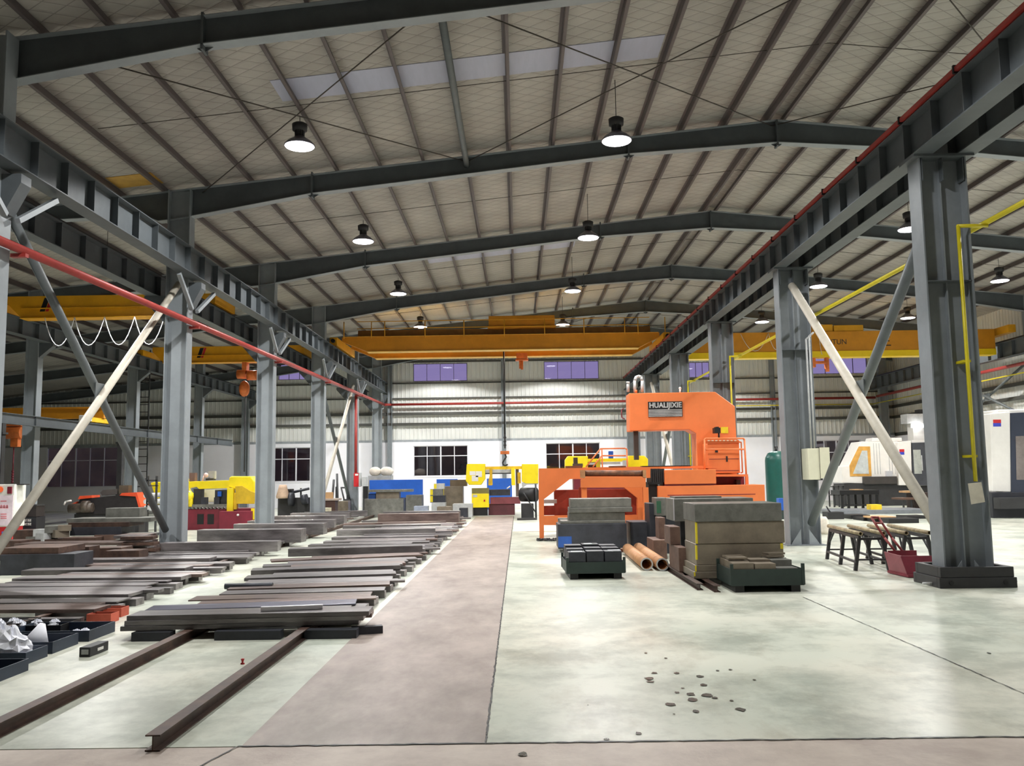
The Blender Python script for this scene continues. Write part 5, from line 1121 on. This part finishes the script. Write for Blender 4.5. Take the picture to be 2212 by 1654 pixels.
P('sliding_door', [(1970, 956), (2030, 954), (2032, 1048), (1972, 1048)], Y - .3, .1, mat('slate_door', (64, 66, 72), .4)); 
for u in (1974, 2004): R('door_window', u, u + 16, 971, 1023, Y - .31, .012, mat('pale_glass', (170, 174, 168), .2))
R('door_handle', 1991, 1993, 983, 1016, Y - .36, .05, ltgrey); R('housing', 1972, 2060, 950, 1048, Y - .18, 1.6, white, None, .02)
R('base', 1824, 2040, 1043, 1090, Y - .1, 1.5, dkgrey, 0); R('slideway', 1867, 1938, 1029, 1045, Y - .25, .24, mat('slide_dark', (60, 56, 54), .5)); R('vice', 1915, 1928, 1017, 1029, Y - .2, .2, chrome)
t = thing('milling_unit', 'grey milling head with a glowing white work light at its column', 'machine head', (X(1985, 930, 46.25), 46.25, 0))
R('head', 1959, 2030, 893, 914, 47.774, .8, ltgrey, None, .02); R('spindle_motor', 1985, 1999, 884, 894, 47.882, .5, dkgrey)
R('column', 1976, 2022, 914, 1060, 47.882, .7, white, 0); R('work_light', 1972, 1998, 915, 923, 47.447, .25, glow, None, .01)
Y = 41.353; t = thing('work_table', 'black work table with a board on top before the milling machine', 'table', (X(1857, 1080, Y), Y, 0))
R('table_top', 1814, 1899, 1058.5, 1068, Y, 1.2, black); R('board', 1845, 1865, 1056.5, 1058.3, Y + .1, .6, card)
for u in (1817, 1831, 1846, 1862, 1878, 1893):
    R('leg', u, u + 5, 1068, 1097, Y + (.05 if u % 2 else .9), .1, black, 0)
R('stretcher', 1817, 1898, 1089, 1091, Y + .06, .06, black)
m = MB(); m.px(1893, 1897, 1046.5, 1056, Y + .3, .02); 
pb('tool_chest', 1882, 1905, 1089.5, 1101, 37.544, .5, mat('chest_yellow', (236, 200, 36), .5), 'yellow tool box on the floor plates before the black table', 'tool box', None)
pb('floor_plate', 1795, 2010, 1101, 1105, 37.218, 2.0, mat('plate_grey', (126, 130, 136), .35, .3), 'large grey steel plate lying flat under the yellow tool box', 'steel plate', 0)
for k, (u0, u1, v, Yk, mm) in enumerate([(1838, 1880, 1112, 33.735, black), (1865, 1915, 1118, 32.429, black), (1888, 1936, 1116, 31.559, card), (1920, 1985, 1120, 30.688, black), (1960, 2006, 1114, 33.3, black)]):
    pb('sheet_offcut', u0, u1, v, v + 3, Yk, 1.0, mm, ['black sheet offcut nearest the braced column', 'black sheet offcut under the brown board', 'brown board lying on the black sheet offcuts', 'black sheet offcut beyond the brown board toward the guard column', 'black sheet offcut tucked behind the guard column'][k], 'sheet', 0 if k != 2 else .12, 'sheets on the bay floor')
m = MB(); m.px(1890, 1930, 1119, 1124, 31.668, .8, 0); tag(m.build('sheet_support', dkgrey), 'dark packing under the brown board on the bay floor', 'packing')
t = thing('bench', 'brown bench with a pale board before the slate doors', 'bench', (X(1980, 1080, 39.721), 39.721, 0))
R('bench_top', 1950, 2010, 1075, 1079, 39.721, 1.2, mat('bench_wood', (96, 72, 60), .6)); R('board', 1958, 1990, 1060, 1064, 40.265, .8, card); R('drawer_box', 1975, 2012, 1064, 1098, 40.156, .8, mat('bench_dark', (66, 50, 46), .6), 0)
for u in (1951, 1968): R('leg', u, u + 3, 1079, 1099, 39.775, .08, dkgrey, 0)
t = thing('side_rack', 'low dark frame rack against the wall beside the hood', 'rack', (X(1808, 1070, 44.618), 44.618, 0))
m = MB()
for u in (1801, 1812, 1822): p = at(u, 1060, 44.618); m.bx(p.x - .03, p.x + .03, 44.618, 44.683, 0, Zp(u, 1049, 44.618)); m.bx(p.x - .03, p.x + .03, 45.271, 45.336, 0, Zp(u, 1049, 44.618))
for v in (1050, 1068): m.px(1800, 1823, v, v + 2, 44.618, .66)
m.build('frame', dkgrey, t)
t = thing('floor_jack', 'dark pallet jack with raised handle by the braced column', 'jack', (X(1815, 1110, 33.735), 33.735, 0))
R('body', 1788, 1823, 1106, 1113, 33.735, .6, dkgrey, 0); m = MB(); m.tube([at(1795, 1108, 33.844), at(1789, 1100, 33.844), at(1785, 1093, 33.844)], .03, 8); m.build('handle', dkgrey, t)
m = MB(); m.lathe((X(1777, 1110, 26.118), 26.118, 0), [(.14, 0), (.16, .1), (.15, .4), (.09, .5)], 14); tag(m.build('white_sack', mat('sack_cream', (222, 214, 200), .8), None), 'cream sack standing behind the braced broad column', 'sack')
for x_, y_, lab in ((X(1680, 1050, 37.544), 37.544, 'dark green air tank nearest the orange machine'), (X(1704, 1050, 37.871) + .35, 38.306, 'dark green air tank behind the broad column')):
    t = thing('air_tank', lab, 'tank', (x_, y_, 0), 'air tanks')
    m = MB(); m.lathe((x_, y_, 0), [(.1, .3), (.34, .34), (.46, .45), (.48, .55), (.48, 2.3), (.46, 2.42), (.36, 2.6), (.2, 2.68), (.06, 2.7)], 28); m.build('vessel', green_t, t)
    m = MB(); m.cyl((x_, y_, 2.69), (x_, y_, 2.85), .05, 10); m.cyl((x_ - .06, y_, 2.86), (x_ + .06, y_, 2.86), .05, 10); m.build('valve', dkgrey, t)
    for a in (0, 2.1, 4.2): m = MB(); m.bar((x_ + .38*math.cos(a), y_ + .38*math.sin(a), 0), (x_ + .38*math.cos(a), y_ + .38*math.sin(a), .5), .08, .02); m.build('leg', green_t, t)
pb('blue_pump', 1683, 1698, 1076, 1102, 34.279, .35, blue, 'small blue pump before the green air tanks', 'pump', None); m = MB(); m.px(1681, 1700, 1102, 1118, 34.225, .45, 0); tag(m.build('pump_base', green_d), 'green base box under the small blue pump', 'base box')

# ------------------------------------------------------------------ far end of the plate beds
pb('blue_screen', 798, 912.5, 1036, 1093, 44.618, .3, blue, 'wide blue steel panel standing behind the far steel blocks', 'panel', 0); pb('blue_screen', 943, 988, 1034.5, 1090, 46.25, .3, blue, 'blue panel behind the yellow marked blocks', 'panel', 0); pb('blue_screen', 1052, 1106, 1033, 1090, 47.882, .3, blue, 'blue panel seen through the arch of the walkway end saw', 'panel', 0)
for k, (u0, u1, v0, v1, Y, d, mm, lab, z0) in enumerate([
    (787, 872, 1077, 1106, 40.7, .8, block, 'long grey block low before the wide blue panel', 0), (812, 862, 1062.5, 1077, 40.918, .6, blockb, 'brown grey block carrying the top slab before the blue panel', None), (795, 890, 1057, 1062.5, 40.809, .7, block, 'pale slab topping the blocks before the blue panel', None),
    (862, 876, 1075, 1106, 41.244, .6, blockd, 'dark narrow block between the blocks before the blue panel', 0), (877, 911, 1069, 1108, 40.482, .8, block, 'square grey block at the walkway end of the far blocks', 0), (796, 811, 1066, 1077, 41.026, .5, bluepaint, 'small blue painted block under the pale top slab', None),
    (953, 1000, 1050, 1108, 42.006, .8, blockb, 'tall brown block beside the yellow marked pile', 0), (972, 1008, 1036, 1050, 42.115, .7, mat('dull_brown', (98, 84, 66), .6), 'dark brown slab on the tall brown block', None),
    (932, 962, 1085, 1106, 40.265, .6, ltgrey, 'pale block lowest in the yellow marked pile', 0), (929, 962, 1070, 1085, 40.374, .5, blockd, 'dark block second in the yellow marked pile', None), (929, 956, 1056, 1070, 40.374, .5, block, 'grey block third in the yellow marked pile', None), (937, 959, 1044, 1056, 40.374, .5, ltgrey, 'pale block topping the yellow marked pile', None),
    (894, 924, 1093, 1108, 39.068, .6, mat('pale_blue_steel', (152, 160, 178), .4), 'pale bluish slab at the far end of the walkway plates', 0), (944, 974, 1094, 1108, 38.524, .6, blockb, 'brown slab leaning low at the far end of the plates', 0), (978, 1020, 1088, 1104, 39.829, .8, ltgrey, 'pale sheet pack beside the saw cabinet', 0), (992, 1010, 1097, 1113, 38.306, .5, blockd, 'small dark block before the pale sheet pack', 0),
    (663, 675, 1085, 1104, 40.482, .6, block, 'grey plates leaning beside the brown desk', 0), (730, 752, 1082, 1104, 40.591, .6, blockb, 'brown block between desk and hydrant cabinet', 0)]):
    o = pb('steel_block', u0, u1, v0, v1, Y, d, mm, lab, 'steel block', z0, 'steel blocks at the far end')
    if 'yellow marked pile' in lab and 'lowest' not in lab: m = MB(); m.px(u0 + .3, u0 + 6, v0 + 1, v1 - 1, Y - .006, .004); m.build('yellow_mark', yellowpaint, o)
Y = 41.679; t = thing('brown_desk', 'dark brown desk with a cardboard piece on top by the columns', 'desk', (X(700, 1090, Y), Y, 0))
R('desk_top', 670, 730, 1077, 1081, Y, .9, mat('desk_top', (176, 160, 148), .6)); R('desk_body', 674, 724, 1081, 1108, Y + .05, .7, mat('desk_brown', (70, 46, 38), .6), 0)
pb('cardboard_sheet', 684, 719, 1063, 1077, Y + .4, .1, card, 'cardboard piece standing on the brown desk', 'cardboard'); pb('paper_roll', 682, 712, 1097, 1103, 39.176, .4, mat('paper_cream', (240, 232, 200), .7), 'cream paper sheet on the far plates before the desk', 'paper', .0)
Y = 45.86; t = thing('hydrant_cabinet', 'red fire hydrant cabinet on the column by the upright red pipe', 'cabinet', (X(770, 1035, Y), Y, 1.3))
R('cabinet', 764, 778, 1021, 1051, Y, .35, redd, None, .01); R('cabinet_side', 775, 779.5, 1021, 1050, Y - .02, .3, ltgrey); m = MB(); m.px(767, 773.5, 1023, 1027, Y - .01, .008); m.build('notice', white, t)
for k, (uv, lab) in enumerate([([(727, 1080), (722, 1052)], 'thin dark rod leaning at the wall beside the desk'), ([(730, 1085), (723, 1023)], 'longest dark rod leaning at the wall beside the desk'), ([(716, 1075), (716, 1036)], 'short upright dark rod beside the desk')]):
    a, b_ = at(*uv[0], 47.338), at(*uv[1], 47.338); a = Vector((a.x, 47.338, 0)); m = MB(); m.cyl(a, b_ + Vector((0, .6, 0)), .06, 8); tag(m.build('steel_rod', dkgrey), lab, 'rod', 'rods leaning by the desk')
t = thing('hand_truck', 'dark hand truck frame standing by the hydrant column', 'hand truck', (X(750, 1080, 45.706), 45.706, 0)); m = MB(); m.tube([at(744, 1082, 45.706), at(737, 1053, 45.924), at(746, 1053, 45.924), at(753, 1081, 45.706)], .04, 8); m.build('frame', dkgrey, t); R('toe_box', 741, 755, 1078, 1100, 45.597, .5, dkgrey, 0)
for k, (u, lab) in enumerate([(809, 'cream sack on the grey cabinet, column side'), (834, 'cream sack on the grey cabinet, window side')]):
    p = at(u, 1028, 46.794); m = MB(); m.ball((p.x, 47.012, Zp(820, 1027, 46.68) + .22), (.32 + .05*k, .3, .25), 14, 8); tag(m.build('cream_sack', mat('sack_%d' % k, (214, 206, 192), .8)), lab, 'sack')
pb('grey_cabinet', 795, 845, 1027, 1090, 46.685, .7, mat('cab_grey', (150, 152, 152), .5), 'grey cabinet behind the wide blue panel carrying sacks', 'cabinet', 0); pb('grey_cabinet', 782, 791, 1030, 1085, 45.706, .4, ltgrey, 'narrow pale cabinet between hydrant column and blue panel', 'cabinet', 0)
pb('valve_group', 784, 794, 1050, 1075, 44.835, .3, black, 'black valve group beside the blue panel', 'valve', None); m = MB(); m.px(784, 794, 1075, 1100, 44.835, .3, 0); tag(m.build('valve_stand', dkgrey), 'dark stand of the black valve group', 'stand')
t = thing('lathe', 'black old lathe between the two columns behind the plate beds', 'machine', (X(640, 1080, 39.721), 39.721, 0)); R('bed', 600, 668, 1075, 1108, 39.721, .9, dkgrey, 0); R('headstock', 604, 628, 1056, 1076, 39.829, .6, black, None, .03); m = MB(); m.cyl(at(628, 1064, 40.047), at(668, 1055, 40.047), .06, 10); m.cyl(at(625, 1078, 39.503), at(634, 1078, 39.503), .3, 16); m.cyl(at(652, 1079, 39.503), at(664, 1077, 39.503), .22, 14); m.build('spindle_parts', blockd, t); R('post', 648, 651, 1054, 1075, 40.156, .08, dkgrey)
m = MB(); p = at(611, 1060, 39.394); m.lathe((p.x, 39.394, Zp(611, 1076, 39.394)), [(.28, 0), (.3, .1), (.2, .45), (.16, .6)], 12); tag(m.build('beige_sack', mat('sack_beige', (200, 172, 148), .8)), 'beige sack leaning on the old lathe by the saw', 'sack')
t = thing('sign_cart', 'white cart with orange lamp and pink notice board at the side bay', 'cart', (X(10, 1100, 23.5), 23.5, 0)); Y = 25.5
R('cabinet', -30, 30, 1046, 1138, Y, .6, mat('cart_white', (222, 222, 214), .5), None, .02); R('notice_board', -26, 27, 1070, 1135, Y - .02, .018, mat('pink_board', (232, 214, 224), .6))
m = MB(); m.cyl(at(0, 1057, Y - .05), at(0, 1057, Y - .001), .085, 16); m.build('orange_lamp', mat('orange_plastic', (232, 96, 44), .4), t); m = MB(); m.px(15.5, 24.5, 1051, 1066, Y - .05, .049); m.build('red_switch', maroon, t)
m = MB()
for k in range(3):
    for q in ((0, 5, 1091, 1092), (0, 5, 1094, 1096), (2, 3.4, 1090, 1098), (0, 1.2, 1093, 1098), (3.8, 5, 1093, 1098)): m.px(0 + k*6.2 + q[0], 0 + k*6.2 + q[1], q[2], q[3], Y - .026, .005)
for v in (1081, 1109, 1114, 1118): m.px(1, 14, v, v + 2.2, Y - .026, .005)
m.build('red_writing', mat('faded_red', (214, 120, 130), .6), t); R('red_base', -30, 24, 1138, 1152, Y, .6, redd, 0); m = MB(); m.px(30, 52, 1045, 1047.5, Y + .1, .3); m.build('side_shelf', dkgrey, t)
Y = 26.6; t = thing('black_cabinet', 'black steel cabinet with white emblem and writing beside the sign cart', 'cabinet', (X(53, 1110, Y), Y, 0))
R('lower_box', 31, 78, 1117, 1142, Y, .5, mat('cab_black', (34, 36, 42), .4), 0); R('upper_box', 31, 78, 1093, 1116, Y + .02, .48, mat('cab_brown', (40, 34, 34), .5)); R('top', 30, 79, 1090, 1093, Y, .5, dkgrey)
m = MB(); c_ = at(40, 1125.5, Y); m.cyl((c_.x, Y - .012, c_.z), (c_.x, Y - .001, c_.z), .045, 16)
for q in ((36.5, 44, 1132, 1134), (38, 42, 1129.8, 1131.5)): m.px(*q, Y - .01, .009)
for rr in range(2):
    for k in range(4):
        u, v = 49 + k*4.8, 1121 + rr*8
        for q in ((0, 3.8, 0, .9), (0, 3.8, 2.2, 3.0), (.3, 3.6, 4.4, 5.2), (1.5, 2.3, 0, 5), ((0, .8, 2.2, 5) if k % 2 else (3, 3.8, 0, 5))): m.px(u + q[0], u + q[1], v + q[2], v + q[3], Y - .01, .009)
m.build('white_writing', white, t); m = MB(); m.bx(X(38, 1092, Y), X(70, 1092, Y), Y + .1, Y + .4, 0, .001)
m = crumple((X(50, 1088, Y + .2), Y + .25, Zp(50, 1090, Y) + .005), .3, .18, .16, 50); tag(m.build('rag_heap', mat('rag_grey', (150, 132, 136), .9)), 'heap of greyish rags on the black cabinet', 'rags')
t = thing('wall_ladder', 'dark rung ladder fixed up the outer side bay column', 'ladder', (X(308, 1000, 41.353), 41.353, 0)); m = MB()
x_ = X(308, 1000, 41.353)
for q in (-.22, .22): m.bx(x_ + q - .02, x_ + q + .02, 41.32, 41.386, .3, 8.0)
m.build('ladder_rail', dkgrey, t); z = .5; m = MB()
while z < 8: m.cyl((x_ - .2, 41.353, z), (x_ + .2, 41.353, z), .02, 6); z += .35
m.build('ladder_rung', dkgrey, t)
m = MB(); pts = [(-9.9, 29.382)]
t = thing('pipe_rack', 'rack of stacked round bars beside the yellow saw behind the front column', 'rack', (X(325, 1080, 26), 26, 0)); m = MB(); m.px(316, 319, 1028, 1110, 28.294, .08, 0); m.px(335, 338, 1028, 1110, 28.294, .08, 0); m.px(302, 340, 1036, 1039, 28.294, .08); m.px(316, 340, 1048, 1050, 28.294, .08); m.build('frame', dkgrey, t)
for k, (u, v) in enumerate([(318, 1070), (318, 1083), (319, 1096), (329, 1084), (329, 1097)]):
    p = at(u, v, 28.403); m = MB(); m.cyl((p.x, 28.294, p.z), (p.x, 30.035, p.z), .08, 14); m.build('round_stock', ltgrey, t)

m = MB(); r = random.Random(12)
for k in range(46):
    u, v = 1162 + r.random()*40, 1171; p = at(u, v, 24.75 + r.random()*.35); z = .012 + .05*r.random(); a_ = r.random()*3.14; ca, sa = math.cos(a_), math.sin(a_)
    L_ = [(p.x + .05*math.cos(q)*ca - .03*math.sin(q)*sa, p.y + .05*math.cos(q)*sa + .03*math.sin(q)*ca, z + .012*math.sin(q*2)) for q in [6.283*i/8 for i in range(9)]]
    for q, w in zip(L_[:-1], L_[1:]): m.cyl(q, w, .011, 6)
tag(m.build('chain_heap', dkgrey), 'heap of dark chain on the floor at the orange frame leg', 'chain', kind='stuff')
